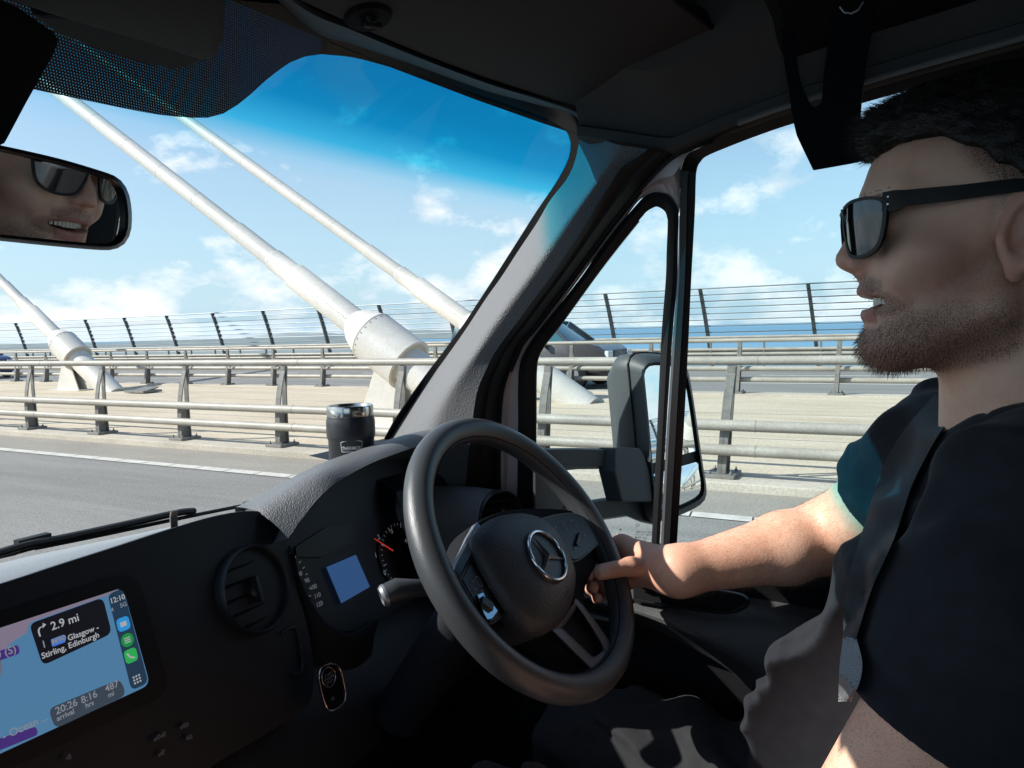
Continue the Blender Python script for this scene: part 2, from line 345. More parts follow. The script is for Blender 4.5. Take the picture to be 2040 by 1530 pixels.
# outer parapet rail, beyond the opposite carriageway
t = thing('parapet', 'pale outer parapet with closely spaced short posts, at the foot of the wind fence', 'parapet', (X_E, 0, ZR))
for z, r in ((.62, .07), (.80, .07), (1.30, .055)):
    m = MB(); m.tube([(X_E, YA, ZR+z), (X_E, YB, ZR+z)], r, 10); m.build('rail', M_rail, t, True)
m = MB(); m.b2(X_E+.12, X_E+.2, YA, YB, ZR+.50, ZR+.86); m.build('plinth', M_stay, t)
me = bpy.data.meshes.new('post'); mm = MB(); mm.box((0, 0, .65), (.05, .035, .65)); me = mb_mesh(mm, 'post')
for k in range(-8, 70):
    o = bpy.data.objects.new('post', me); COL.objects.link(o); o.parent = t; o.location = (0, k*2.12+1.3, 0)

# --- wind fence: posts leaning in, slats of clear plastic held by thin rails
XF = 32.0; SPF = .1312*XF
def fence():
    t = thing('wind_fence', 'tall transparent wind fence with dark leaning posts, running along the outer edge of the bridge', 'fence', (XF, 0, ZR))
    H = 3.32; lean_x = -.62; ly = .22
    me_m = MB(); n = 9; prof = []
    for i in range(n):
        s = i/(n-1); x = lean_x*s**1.7; prof.append((x, s))
    L_ = [(-.11+x, z*H) for x, z in prof]+[(.07+x, z*H) for x, z in prof[::-1]]
    me_m.slab([(x, z*ly*-0+.0, z) for x, z in L_], (0, .13, 0))
    for i in range(1, 9): me_m.box((lean_x*(i/8.4)**1.7-.12, .065, H*i/8.4), (.02, .07, .012))
    V = [(v[0], v[1]+v[2]*.10, v[2]) for v in me_m.V]; me_m.V = V
    me = mb_mesh(me_m, 'post', M_fpost)
    for k in range(-18, 60):
        o = bpy.data.objects.new('post', me); COL.objects.link(o); o.parent = t; o.location = (0, .1095*XF+k*SPF, 0)
    for i in range(1, 10):
        s = i/9.0; z = ZR+H*(.30+.70*s); sx = lean_x*((.30+.70*s))**1.7
        m = MB(); m.tube([(XF+sx-.03, YA, z), (XF+sx-.03, YB, z)], .026 if i < 9 else .03, 6); m.build('fence_rail', M_frail, t)
    g = MB()
    for i in range(0, 9):
        s0 = .30+.70*i/9.0+.012; s1 = .30+.70*(i+1)/9.0-.02
        x0 = XF+lean_x*s0**1.7-.10; x1 = XF+lean_x*s1**1.7-.02
        g.add([(x0, YA, ZR+H*s0), (x0, YB, ZR+H*s0), (x1, YB, ZR+H*s1), (x1, YA, ZR+H*s1)], [(0, 1, 2, 3)])
    g.build('slat_panel', M_slat, t)
M_slat = glass("clear_slats", (.86, .90, .91), .05, .12)
fence()

# --- stays
def stay(X, Ys, label, up=150.0, ymul=1.0, group='white bridge stays'):
    """Ys: y of the anchor socket centre"""
    p0 = np.array((X, Ys, -.27)); d = nz((0, 1.0, .655)); nrm = nz(np.cross(d, (1, 0, 0)))
    t = thing('bridge_stay', label, 'stay cable', (X, Ys, ZB-.03), group)
    # thick anchor socket
    a = MB(); a.lathe(p0-d*.62, [(.10, 0), (.520, 0), (.520, .025), (.508, .03), (.508, .98), (.514, .99), (.514, 1.01), (.495, 1.03), (.38, 1.36), (.27, 1.52)], d, 40); s = a.build('anchor_socket', M_stay, t, True, auto=30)
    rb = MB()
    for q in np.linspace(0, 2*math.pi, 25)[:-1]:
        r1 = (math.cos(q)*np.array((1., 0, 0))+math.sin(q)*nrm)*.505; rb.lathe(p0+d*.33+r1*.99, [(.016, 0), (.016, .014)], nz(r1), 6)
    rb.build('bolt', M_stayd, s)
    e = MB(); e.lathe(p0-d*.625, [(.46, 0), (.46, .03)], d, 32); e.build('end_cap', M_kerb, s, True)
    # stepped sleeve above the socket, then the long cable pipe
    b = MB(); b.lathe(p0+d*.70, [(.27, 0), (.27, 1.98), (.225, 2.06), (.225, 2.66), (.195, 2.70), (.195, 3.92), (.175, 3.95)], d, 32); sv = b.build('sleeve', M_stay, t, True, auto=30)
    k = MB()
    for q in (.35, -.35+math.pi*.0): pass
    for i in range(26):
        r1 = (-math.cos(-.25)*np.array((1., 0, 0))+math.sin(-.25)*nrm)*.27
        k.lathe(p0+d*(.95+i*.068)+r1, [(.009, 0), (.009, .006)], nz(r1), 6)
    k.build('rivet_line', M_stayd, sv)
    for h, r in ((3.38, .198), (4.64, .178)):
        j = MB(); j.lathe(p0+d*(h-.01), [(r, 0), (r, .02)], d, 32); j.build('joint_ring', M_stayd, sv)
    c = MB(); pts = [p0+d*s for s in (4.6, up)]; c.lathe(pts[0], [(.172, 0), (.172, up-4.6)], d, 28); cb = c.build('cable_pipe', M_stay, t, True)
    jj = MB(); h = 6.0
    while h < 60: jj.lathe(p0+d*h, [(.1735, 0), (.1735, .008)], d, 28); h += 1.35
    jj.build('pipe_joint', M_kerb, cb)
    # lower pipe to the deck and the gusset that holds the socket
    zb = ZB-.03; L0 = (p0[2]-zb)/d[2]
    f = MB(); f.lathe(p0-d*(L0+.35), [(.37, 0), (.37, L0-.2)], d, 28); f.build('lower_pipe', M_stay, t, True)
    g = MB(); yb = Ys
    for xo in (-.17, .13): g.slab([(X+xo, yb-.70, zb), (X+xo, yb+.66, zb), (X+xo, yb+.18, p0[2]-.42), (X+xo, yb-.30, p0[2]-.62)], (.04, 0, 0))
    g.slab([(X-.13, yb+.64, zb), (X+.13, yb+.64, zb), (X+.13, yb+.17, p0[2]-.44), (X-.13, yb+.17, p0[2]-.44)], (0, -.03, 0)); g.box((X, yb-.05, zb+.015), (.34, .9, .015))
    g.build('gusset', M_stay, t, bevel=.006)
    return t
YA1, YB1 = float(onX(770, 695, 11.5)[1]), float(onX(982, 685, 16.5)[1])
stay(11.5, YA1, 'thickest white bridge stay, its big drum-shaped anchor just left of the windscreen pillar')
stay(16.5, YB1, 'thinner white bridge stay passing behind the windscreen pillar, its foot in the quarter window')
stay(16.5, float(onX(138, 702, 16.5)[1]), 'farthest white bridge stay, with its anchor below the rear-view mirror')
for k in range(1, 5):
    stay(11.5, YA1-17.3*k, 'white bridge stay behind the van, seen only in the door mirror')
    stay(16.5, YB1-17.3*k, 'white bridge stay behind the van, seen only in the door mirror')
# loose inspection cover beside the farthest anchor
b = MB(); yk = float(onX(285, 775, 16.2)[1]); b.box((16.2, yk, ZB+.03), (.35, .5, .035)); b.box((16.2, yk-.1, ZB+.09), (.25, .35, .02), [nz((1, 0, .2)), (0, 1, 0), nz((-.2, 0, 1))])
tag(b.build('deck_hatch', M_post, bevel=.01), 'flat grey steel hatch on the sandy strip, right of the farthest stay anchor', 'hatch')
# ------------------------------------------------------------------ the van we sit in
M_plast = mat("dark_grain_plastic", (.045, .046, .050), .5, bump=.55, bscale=330, detail=2, bdist=.0012, spec=.45)
M_pillar = mat("pillar_grain_plastic", (.175, .174, .18), .6, bump=1.0, bscale=520, detail=2, bdist=.0028, spec=.35)
M_smooth = mat("smooth_dark_plastic", (.016, .017, .020), .42, spec=.5)
M_dark = mat("matt_black_trim", (.008, .008, .010), .8, spec=.2)
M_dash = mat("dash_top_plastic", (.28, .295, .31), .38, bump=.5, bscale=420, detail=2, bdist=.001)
M_rubber = mat("window_rubber", (.007, .007, .008), .55, spec=.35)
M_paint = mat("mauve_primer_paint", (.72, .60, .57), .30, .25, coat=.4, spec=.6)
M_head = mat("headliner_cloth", (.085, .078, .072), .95, bump=.4, bscale=600, bdist=.0006, spec=.1)
M_visor = mat("visor_vinyl", (.058, .053, .050), .8, bump=.3, bscale=400, bdist=.0006, spec=.2)
M_rim = mat("wheel_leather_grain", (.058, .060, .064), .32, bump=.6, bscale=900, detail=2, bdist=.0006, spec=.5)
M_silver = mat("satin_silver_trim", (.34, .35, .38), .38, .65)
M_chrome = mat("bright_chrome", (.70, .70, .73), .25, 1)
M_gloss = mat("gloss_black", (.006, .006, .008), .12, spec=.6)
M_ice = mat("off_white_lettering", (.50, .52, .55), .6, emit=(.5, .52, .6), estr=.10)
M_mark = mat("grey_lettering", (.20, .21, .23), .6)
M_mirr = mat("mirror_glass", (.80, .83, .84), .0, 1)
M_mhouse = mat("mirror_housing_plastic", (.060, .068, .072), .55, bump=.25, bscale=260, bdist=.0008)
M_frit = mat("black_frit", (.004, .004, .005), .3, spec=.4)
WS = lambda x, z: .55+.84*(.26-z)-.12*(x-.27)**2
fW = lambda P: P[1]-WS(P[0], P[2])
def onW(px, py, k=1.0): return onS(px, py, fW)*k
DN = np.array((1, 0, .17)); DD = 1.0439
def onD(px, py, off=0.0): return onP(px, py, DN, DD+off)
def DL(pts, off): return [onD(x, y, off) for x, y in pts]
VAN = thing('van', 'cab of the van we ride in, its dark dashboard, windscreen, pillar and driver door', 'van', (.3, .4, ZR))

# windscreen with a blue shade band along its top
M_ws = glass("windscreen_glass", (.93, .96, .97), .035, ramp=(.175, .262, [(0, (.92, .955, .97)), (.18, (.78, .94, .98)), (.42, (.10, .70, .88)), (.72, (.014, .42, .66)), (1, (.010, .36, .59))]))
V = []; nx, nzv = 40, 16
for i in range(nx+1):
    for j in range(nzv+1):
        x = -.62+(1.16+.62)*i/nx; z = -.36+(.31+.36)*j/nzv; V.append((x, WS(x, z), z))
mesh('windscreen', V, [(i*(nzv+1)+j, (i+1)*(nzv+1)+j, (i+1)*(nzv+1)+j+1, i*(nzv+1)+j+1) for i in range(nx) for j in range(nzv)], M_ws, VAN)
G = [(640, 108), (700, 114), (760, 129), (860, 158), (1000, 204), (1075, 230), (1114, 250), (1129, 262), (1138, 285), (1135, 313), (1122, 342), (1102, 375), (1069, 423), (1027, 489), (988, 550), (956, 599), (925, 646), (889, 695), (850, 746), (815, 795), (785, 840), (750, 905), (720, 960)]
Gs = smoothpts(G, 90)
def outward(pts, w):
    P = np.array(pts); T = np.gradient(P, axis=0); Nn = np.stack([T[:, 1], -T[:, 0]], 1); Nn /= np.linalg.norm(Nn, axis=1)[:, None]; return P+Nn*w
Go = outward(Gs, 46)
m = MB(); m.ribbon([onW(*p, .996) for p in Gs], [onW(*p, .996) for p in Go], (0, .001, .001)); m.build('frit_border', M_frit, VAN)
# dotted shading round the sensor at the top centre
def dots_mat():
    m = bpy.data.materials.new("frit_dots"); m.use_nodes = True; nt = m.node_tree; N = nt.nodes; L = nt.links; b = N['Principled BSDF']; b.inputs['Base Color'].default_value = (.006, .006, .008, 1); b.inputs['Roughness'].default_value = .4
    tc = N.new('ShaderNodeTexCoord'); mp = N.new('ShaderNodeMapping'); mp.inputs['Scale'].default_value = (430, 0, 560); L.new(tc.outputs['Object'], mp.inputs[0])
    s = N.new('ShaderNodeSeparateXYZ'); L.new(mp.outputs[0], s.inputs[0])
    def M(op, a, bb=None):
        q = N.new('ShaderNodeMath'); q.operation = op
        for i, v in enumerate((a, bb)):
            if v is None: continue
            if isinstance(v, (int, float)): q.inputs[i].default_value = v
            else: L.new(v, q.inputs[i])
        return q.outputs[0]
    row = M('FLOOR', s.outputs[2]); off = M('MULTIPLY', M('MODULO', row, 2.0), .5)
    fx = M('SUBTRACT', M('FRACT', M('ADD', s.outputs[0], off)), .5); fz = M('SUBTRACT', M('FRACT', s.outputs[2]), .5)
    r2 = M('ADD', M('MULTIPLY', fx, fx), M('MULTIPLY', fz, fz)); hole = M('LESS_THAN', r2, .062)
    tr = N.new('ShaderNodeBsdfTransparent'); tr.inputs[0].default_value = (.50, .62, .66, 1); mx = N.new('ShaderNodeMixShader'); L.new(hole, mx.inputs[0]); L.new(b.outputs[0], mx.inputs[1]); L.new(tr.outputs[0], mx.inputs[2])
    L.new(mx.outputs[0], N['Material Output'].inputs[0]); return m
M_dots = dots_mat()
lo = smoothpts([(-600, 60), (-300, 118), (-120, 150), (0, 165), (90, 183), (180, 202), (300, 226), (360, 233), (410, 235), (450, 224), (490, 196), (530, 160), (575, 126), (610, 112), (640, 108)], 40)
hi = [(-600+(700+600)*t/39, -90+110*t/39) for t in range(40)]
m = MB(); m.ribbon([onW(*p, .994) for p in lo], [onW(*p, .994) for p in hi], (0, .0004, .0004)); m.build('frit_dot_band', M_dots, VAN)

# A-pillar trim, its seals and the painted door frame, all traced on their own planes
T1 = [(1158, 262), (1155, 275), (1147, 315), (1131, 354), (1096, 399), (1071, 442), (1033, 499), (1000, 550), (968, 595), (928, 656), (885, 717), (850, 764), (800, 832), (765, 880), (720, 940), (690, 985)]
T2 = [(1228, 288), (1224, 299), (1212, 322), (1194, 348), (1165, 389), (1143, 419), (1114, 458), (1050, 550), (1017, 595), (975, 654), (948, 697), (923, 732), (889, 785), (860, 844), (845, 900), (830, 985)]
T3 = [(1290, 297), (1272, 312), (1241, 332), (1215, 368), (1194, 400), (1159, 460), (1100, 548), (1062, 599), (1040, 630), (1017, 660), (995, 690), (977, 721), (954, 772), (944, 830), (934, 898), (926, 985)]
P0 = [(1345, 306), (1322, 325), (1306, 342), (1276, 375), (1247, 409), (1208, 458), (1169, 511), (1140, 550), (1099, 603), (1064, 650), (1032, 689), (1019, 719), (1009, 746), (995, 795), (991, 860), (991, 985)]
n = 60; a1, a2, a3, a0 = [smoothpts(t, n) for t in (T1, T2, T3, P0)]
p1 = [onD(*p, .02) for p in a1]; p2 = [onD(*p, -.085) for p in a2]; p3 = [onD(*p, -.074) for p in a3]; p0 = [onD(*p, -.028) for p in a0]
rings = []
for i in range(n):                              # rounded section T1 - T2 - T3
    A, B, C_ = np.array(p1[i]), np.array(p2[i]), np.array(p3[i]); row = [A+(B-A)*t for t in np.linspace(0, .86, 7)]
    b0, b2 = A+(B-A)*.86, B+(C_-B)*.22
    row += [(1-t)**2*b0+2*t*(1-t)*B+t*t*b2 for t in (.25, .5, .75)]; row += [B+(C_-B)*t for t in np.linspace(.22, 1, 6)]
    rings.append(row)
m = MB(); m.loft(rings, closed=False); m.build('pillar_trim', M_pillar, VAN, True)
rings = []
for i in range(n):
    A, B = np.array(p3[i]), np.array(p0[i]); r_ = []
    for t, h in ((0, 0), (.12, .012), (.35, .004), (.5, .008), (.68, .016), (.86, .010), (1, 0)): r_.append(A+(B-A)*t-DN*h)
    rings.append(r_)
m = MB(); m.loft(rings, closed=False); m.build('door_seal', M_rubber, VAN, True)

DOOR_Q_OUT = [(1030, 1120), (1030, 1022), (1031, 918), (1032, 844), (1032, 775), (1034, 736), (1042, 707), (1066, 668), (1105, 619), (1159, 550), (1194, 499), (1233, 448), (1267, 409), (1282, 393), (1296, 385), (1310, 383), (1331, 389), (1345, 405), (1352, 426), (1351, 480), (1349, 560), (1339, 680), (1326, 880), (1312, 1120)]
DOOR_Q_IN = [(1062, 1100), (1063, 1025), (1065, 918), (1066, 844), (1066, 775), (1067, 738), (1071, 712), (1086, 685), (1115, 648), (1186, 550), (1225, 499), (1261, 454), (1280, 431), (1288, 422), (1299, 415), (1310, 412), (1324, 421), (1329, 434), (1330, 450), (1328, 500), (1326, 560), (1317, 680), (1308, 880), (1297, 1100)]
qo, qi = resample(smoothpts(DOOR_Q_OUT, 160), 160), resample(smoothpts(DOOR_Q_IN, 160), 160)
# pair the two outlines by index of their control points
def paired(A, B, k=6):
    A2 = []; B2 = []
    for i in range(len(A)-1):
        for t in np.linspace(0, 1, k, endpoint=False):
            A2.append(np.array(A[i])*(1-t)+np.array(A[i+1])*t); B2.append(np.array(B[i])*(1-t)+np.array(B[i+1])*t)
    A2.append(A[-1]); B2.append(B[-1]); return A2, B2
def cr_pair(A, B, k=6):
    def cr(P):
        P = [np.array(p, float) for p in P]; P = [2*P[0]-P[1]]+P+[2*P[-1]-P[-2]]; out = []
        for i in range(1, len(P)-2):
            for t in np.linspace(0, 1, k, endpoint=False):
                a, b, c, d = P[i-1:i+3]; out.append(.5*((2*b)+(-a+c)*t+(2*a-5*b+4*c-d)*t*t+(-a+3*b-3*c+d)*t**3))
        out.append(P[-2]); return out
    return cr(A), cr(B)
door = link('driver_door', None, None, VAN, False) if False else None
fr_out = [(991, 1120), (991, 985), (991, 918), (992, 844), (997, 785), (1007, 750), (1019, 719), (1034, 687), (1064, 650), (1110, 590), (1169, 511), (1208, 458), (1247, 409), (1276, 375), (1306, 342), (1335, 316), (1365, 299), (1388, 291), (1420, 281)]
fr_in = [(1030, 1120), (1030, 1022), (1031, 918), (1032, 844), (1032, 775), (1034, 736), (1042, 707), (1066, 668), (1090, 638), (1130, 587), (1176, 525), (1214, 473), (1250, 428), (1282, 393), (1331, 389), (1352, 426), (1355, 368), (1361, 323), (1400, 297)]
A, B = cr_pair(fr_out, fr_in)
mid = [(a+b)/2 for a, b in zip(A, B)]
m = MB(); m.loft([[onD(*a, -.024), onD(*(a*.7+b*.3), -.026), onD(*(a*.5+b*.5), -.016), onD(*b, -.012)] for a, b in zip(A, B)], closed=False)
DOOR = m.build('driver_door', M_paint, VAN, True)
m = MB(); m.ribbon([onD(*a, -.030) for a in outward(np.array(A), -4)], [onD(*a, -.030) for a in outward(np.array(A), 3)], DN*.02); m.build('door_gap_seal', M_rubber, DOOR)
A, B = cr_pair(DOOR_Q_OUT, DOOR_Q_IN)
m = MB(); m.loft([[onD(*a, -.004), onD(*a, -.016), onD(*(a*.6+b*.4), -.019), onD(*b, -.010), onD(*b, .004)] for a, b in zip(A, B)], closed=False); m.build('quarter_window_seal', M_rubber, DOOR, True)
m = MB(); bb = outward(np.array(B), -1.6)
m.ribbon([onD(*b, -.009) for b in B[10:70]], [onD(*b, -.009) for b in bb[10:70]], DN*.003); m.build('quarter_window_trim', mat("thin_steel_edge", (.07, .075, .08), .4, .5), DOOR)
# divider bar: rubber - bright line - rubber
wl = [(1353, 430), (1351, 520), (1349, 560), (1339, 690), (1327, 880), (1315, 1110)]
wr = [(1356, 430), (1354, 520), (1353, 560), (1344, 690), (1332, 880), (1321, 1110)]
m = MB(); m.ribbon([onD(*p, -.022) for p in wl], [onD(*p, -.022) for p in wr], DN*.012); m.build('divider_strip', M_silver, DOOR)
dl = [(1357, 338), (1355, 368), (1354, 430), (1353, 560), (1344, 690), (1332, 880), (1320, 1110)]
dr = [(1387, 344), (1386, 368), (1384, 430), (1377, 560), (1371, 690), (1361, 880), (1347, 1110)]
A, B = cr_pair(dl, dr)
m = MB(); m.loft([[onD(*a, .0), onD(*a, -.030), onD(*(a*.55+b*.45), -.034), onD(*(a*.45+b*.55), -.026), onD(*b, -.024), onD(*b, .004)] for a, b in zip(A, B)], closed=False); m.build('divider_bar', M_rubber, DOOR, True)
# header seal above the main window
ho = [(1357, 340), (1361, 323), (1373, 305), (1400, 292), (1440, 268), (1500, 243), (1575, 217), (1720, 173), (2040, 84), (2500, -40)]
hn = [(1387, 346), (1390, 332), (1396, 322), (1408, 311), (1450, 293), (1510, 270), (1581, 246), (1716, 206), (2040, 118), (2500, 0)]
A, B = cr_pair(ho, hn)
m = MB(); m.loft([[onD(*a, -.050), onD(*a, -.030), onD(*(a*.6+b*.4), -.024), onD(*b, -.014), onD(*b, .004)] for a, b in zip(A, B)], closed=False); m.build('window_header_seal', M_rubber, DOOR, True)
M_side = glass("side_glass", (.84, .945, .97), .04)
m = MB(); m.add([onD(x, y, .002) for x, y in DOOR_Q_IN[::-1]], [tuple(range(len(DOOR_Q_IN)))]); m.build('quarter_glass', M_side, DOOR)
wg = [onD(x, y, .002) for x, y in hn[:-1]]+[(onD(1500, 1120, .002)*0+np.array(v)) for v in []]
ptsg = [onD(*p, .002) for p in [(1347, 1112), (1361, 880), (1371, 690), (1377, 560), (1384, 430)]]+wg
yb = -.155
def DP(y, z, off=0.0): return np.array((DD+off-.17*z, y, z))
ptsg += [DP(yb, .27, .002), DP(yb, -.34, .002)]
m = MB(); m.add(ptsg, [tuple(range(len(ptsg)))]); m.build('window_glass', M_side, DOOR)
# etched maker's marks low on the quarter glass
e1 = nz(onD(1300, 1062)-onD(1240, 1060)); e2 = nz(np.cross(np.cross(e1, (0, 0, 1)), e1)); M_etch = mat("etched_marks", (.05, .05, .05), .7)
m = MB()
for t, x, y, s in (("MERCEDES-BENZ", 1285, 1062, .0030), ("AGC AUTOMOTIVE", 1285, 1067, .0030), ("M329  AS2", 1277, 1073, .0036), ("43R-00124", 1277, 1079, .0032), ("DOT 47", 1271, 1087, .0026)):
    V, Fc = text_mesh(t, s*1.25, 0, 'CENTER', .00006); o = onD(x, y, -.0005); m.add([o-v[0]*e1*1.0*-1+v[1]*e2 for v in V], Fc)
for cx, cy, r in ((1283, 1085, .0029), (1270, 1046, .0030), (1284, 1076, .0022)):
    o = onD(cx, cy, -.0005); ring = []
    for q in np.linspace(0, 2*math.pi, 21): ring.append(math.cos(q)*e1+math.sin(q)*e2)
    m.ribbon([o+r*v for v in ring], [o+r*.84*v for v in ring], DN*.0001)
o = onD(1270, 1046, -.0006)
for q in (90, 210, 330):
    d = math.cos(R_(q))*e1+math.sin(R_(q))*e2; s_ = np.cross(d, nz(DN)); m.add([o+d*.0029, o+s_*.0005, o-s_*.0005], [(0, 1, 2)])
o = onD(1236, 1055, -.0005); m.add([o-.0022*e1+.0012*e2, o+.0022*e1+.0012*e2, o+.0004*e1-.0022*e2, o-.0004*e1-.0022*e2], [(0, 1, 2, 3)])
m.build('etched_marks', M_etch, DOOR)

# door trim below the glass: sill, pull recess, padded ledge
SZ = -.335
m = MB(); rows = []
for y in np.linspace(.85, -.7, 24):
    rows.append([(DD-.17*SZ+.02, y, SZ-.004), (DD-.17*SZ-.045, y, SZ), (DD-.17*SZ-.075, y, SZ-.012), (1.035, y, -.37), (1.045, y, -.42), (1.05, y, -.55), (1.04, y, -.8), (1.04, y, -1.15)])
m.loft(rows, closed=False); m.build('door_trim', M_dark, DOOR, True)
def onX_(pts, x): return [onX(px, py, x) for px, py in pts]
ra = smoothpts([(1180, 1165), (1265, 1172), (1391, 1174), (1500, 1187), (1560, 1196), (1680, 1218), (1800, 1250)], 40)
rb = smoothpts([(1180, 1186), (1265, 1203), (1340, 1216), (1412, 1229), (1500, 1236), (1600, 1262), (1800, 1340)], 40)
rc = smoothpts([(1180, 1200), (1265, 1222), (1340, 1252), (1446, 1300), (1520, 1352), (1600, 1420), (1800, 1560)], 40)
rd = smoothpts([(1180, 1216), (1265, 1238), (1340, 1272), (1446, 1330), (1520, 1400), (1600, 1480), (1800, 1640)], 40)
rows = []
for a, b, c, d in zip(ra, rb, rc, rd):
    A, B, C_, D_ = onX(*a, 1.045), onX(*b, .985), onX(*c, .975), onX(*d, 1.02); r_ = []
    P_ = [A, A*.55+B*.45+np.array((0, 0, .004)), B, B*.5+C_*.5-np.array((.008, 0, 0)), C_, D_]
    rows.append(list(smoothpts(P_, 16)))
m = MB(); m.loft(rows, closed=False); m.build('padded_ledge', M_pillar2 if 'M_pillar2' in globals() else mat("ledge_soft_grain", (.075, .075, .078), .55, bump=.8, bscale=420, detail=2, bdist=.0010), DOOR, True)
hl = smoothpts([(1262, 1160), (1391, 1168), (1470, 1180), (1491, 1190), (1494, 1203), (1478, 1217), (1440, 1224), (1342, 1213), (1262, 1199)], 50)
hs = smoothpts([(1262, 1166), (1391, 1174), (1462, 1185), (1480, 1193), (1482, 1202), (1466, 1211), (1436, 1216), (1342, 1205), (1262, 1192)], 50)
m = MB(); m.loft([[onX(*a, .988), onX(*(a*.5+b*.5), .976), onX(*b, .984)] for a, b in zip(hl, hs)], closed=False); m.build('pull_handle_rim', M_smooth, DOOR, True)
m = MB(); m.add([onX(*b, .992) for b in hs], [tuple(range(len(hs)))]); m.build('pull_handle_recess', M_dark, DOOR)
# lower door ledges seen through the wheel
for (pts, w, xx) in (([(1120, 1176), (1180, 1190), (1262, 1200)], 9, .99), ([(1150, 1220), (1200, 1232), (1262, 1244)], 7, .985)):
    q = smoothpts(pts, 14); m = MB(); m.tube([onX(*p, xx) for p in q], .006, 8); m.build('door_ledge', M_smooth, DOOR, True)

# --- door mirror outside
mn = nz((-.36, -.92, .115)); mc = onX(1343, 872, 1.33); md = float(np.dot(mn, mc))
go = [(1279, 738), (1284, 722), (1300, 717), (1345, 720), (1362, 730), (1370, 745), (1379, 790), (1392, 880), (1400, 935), (1405, 965), (1403, 990), (1385, 1006), (1350, 1022), (1322, 1030), (1310, 1018), (1300, 960), (1290, 850)]
gc = np.mean(np.array(go), 0); gs = resample(smoothpts(go+[go[0]], 80), 65)[:-1]
def onM(p, off=0): return onP(p[0], p[1], mn, md+off)
ring0 = [onM(gc+(p-gc)*.93, -.006) for p in gs]; ring1 = [onM(gc+(p-gc)*.97, .004) for p in gs]; ring2 = [onM(gc+(p-gc)*1.04, -.004) for p in gs]
fw = np.array((.015, .046, 0)); cc = onM(gc)
ring3 = [p+fw*.5+(p-cc)*.05 for p in ring2]; ring4 = [p+fw*1.2+(p-cc)*.03 for p in ring2]; ring5 = [cc+(p-cc)*.82+fw*1.9 for p in ring2]; ring6 = [cc+(p-cc)*.4+fw*2.2 for p in ring2]
t = VAN
m = MB(); m.loft([ring0, ring1, ring2, ring3, ring4, ring5, ring6], True, False); m.add(ring6, [tuple(range(len(ring6)))]); DM = m.build('door_mirror', M_mhouse, VAN, True, auto=50)
m = MB(); m.tube([p*1.0 for p in ring3+[ring3[0]]], .0022, 6, False); m.build('housing_seam', M_rubber, DM)
inn = [gc+(p-gc)*.93 for p in gs]
ymid = lambda x: 935+(x-1300)*-.28
up = [p for p in inn if p[1] < ymid(p[0])-4]; dn = [p for p in inn if p[1] > ymid(p[0])+5]
def order(q):
    q = np.array(q); c = q.mean(0); a = np.arctan2(q[:, 1]-c[1], q[:, 0]-c[0]); return q[np.argsort(a)]
m = MB(); m.add([onM(p, -.0005) for p in order(up)], [tuple(range(len(up)))]); m.build('mirror_glass', M_mirr, DM)
# lower wide-angle glass: slightly domed
dq = order(dn); c2 = dq.mean(0); k = len(dq); V = [onM(c2, .009)]; nr = 10
for r_ in range(1, nr+1):
    f = r_/nr; V += [onM(c2+(p-c2)*f, -.0005+.0095*(1-f*f)) for p in dq]
Fc = [(0, 1+i, 1+(i+1) % k) for i in range(k)]+[(1+(r_-1)*k+i, 1+r_*k+i, 1+r_*k+(i+1) % k, 1+(r_-1)*k+(i+1) % k) for r_ in range(1, nr) for i in range(k)]
mesh('wide_angle_glass', V, Fc, M_mirr, DM)
m = MB(); m.add([onM(p, -.004) for p in inn], [tuple(range(len(inn)))]); m.build('mirror_backing', M_rubber, DM)
an = nz((.357, .934, 0)); ad = float(np.dot(an, (1.075, .52, 0)))
def onA(p, o=0): return onP(p[0], p[1], an, ad+o)
outl = [(1062, 893), (1150, 892), (1262, 896), (1272, 900), (1290, 940), (1303, 975), (1303, 1046), (1275, 1040), (1249, 1029), (1200, 1036), (1150, 1060), (1062, 1085)]
hole = [(1128, 937), (1150, 935), (1226, 934), (1234, 936), (1241, 955), (1248, 985), (1247, 989), (1233, 990), (1200, 992), (1170, 997), (1150, 1000), (1128, 1004)]
m = MB(); A = outl+[outl[0]]; B = hole+[hole[0]]
m.loft([[onA(a, 0.0), onA(np.array(a)*.93+np.array(b)*.07, -.012), onA(np.array(a)*.15+np.array(b)*.85, -.012), onA(b, 0), onA(b, .035), onA(a, .035), onA(a, 0)] for a, b in zip(A, B)], closed=False)
m.build('mirror_arm', mat("mirror_arm_plastic", (.028, .034, .038), .5, bump=.2, bscale=300, bdist=.0006), DM, True, auto=30)
m = MB(); pl_ = [onM(p, -.001) for p in [(1225, 893), (1275, 893), (1283, 905), (1298, 950), (1298, 965), (1300, 1000), (1240, 1000), (1225, 940)]]; m.slab(pl_, (0, .03, 0)); m.build('mirror_hinge_cover', M_mhouse, DM, bevel=.003)
# sail triangle where the arm meets the door, behind the glass
m = MB(); m.add([onD(*p, .012) for p in [(1066, 935), (1078, 940), (1100, 975), (1130, 1010), (1160, 1040), (1190, 1100), (1064, 1100)]], [tuple(range(7))]); m.build('mirror_sail', mat("sail_plastic", (.030, .038, .040), .5), DM)

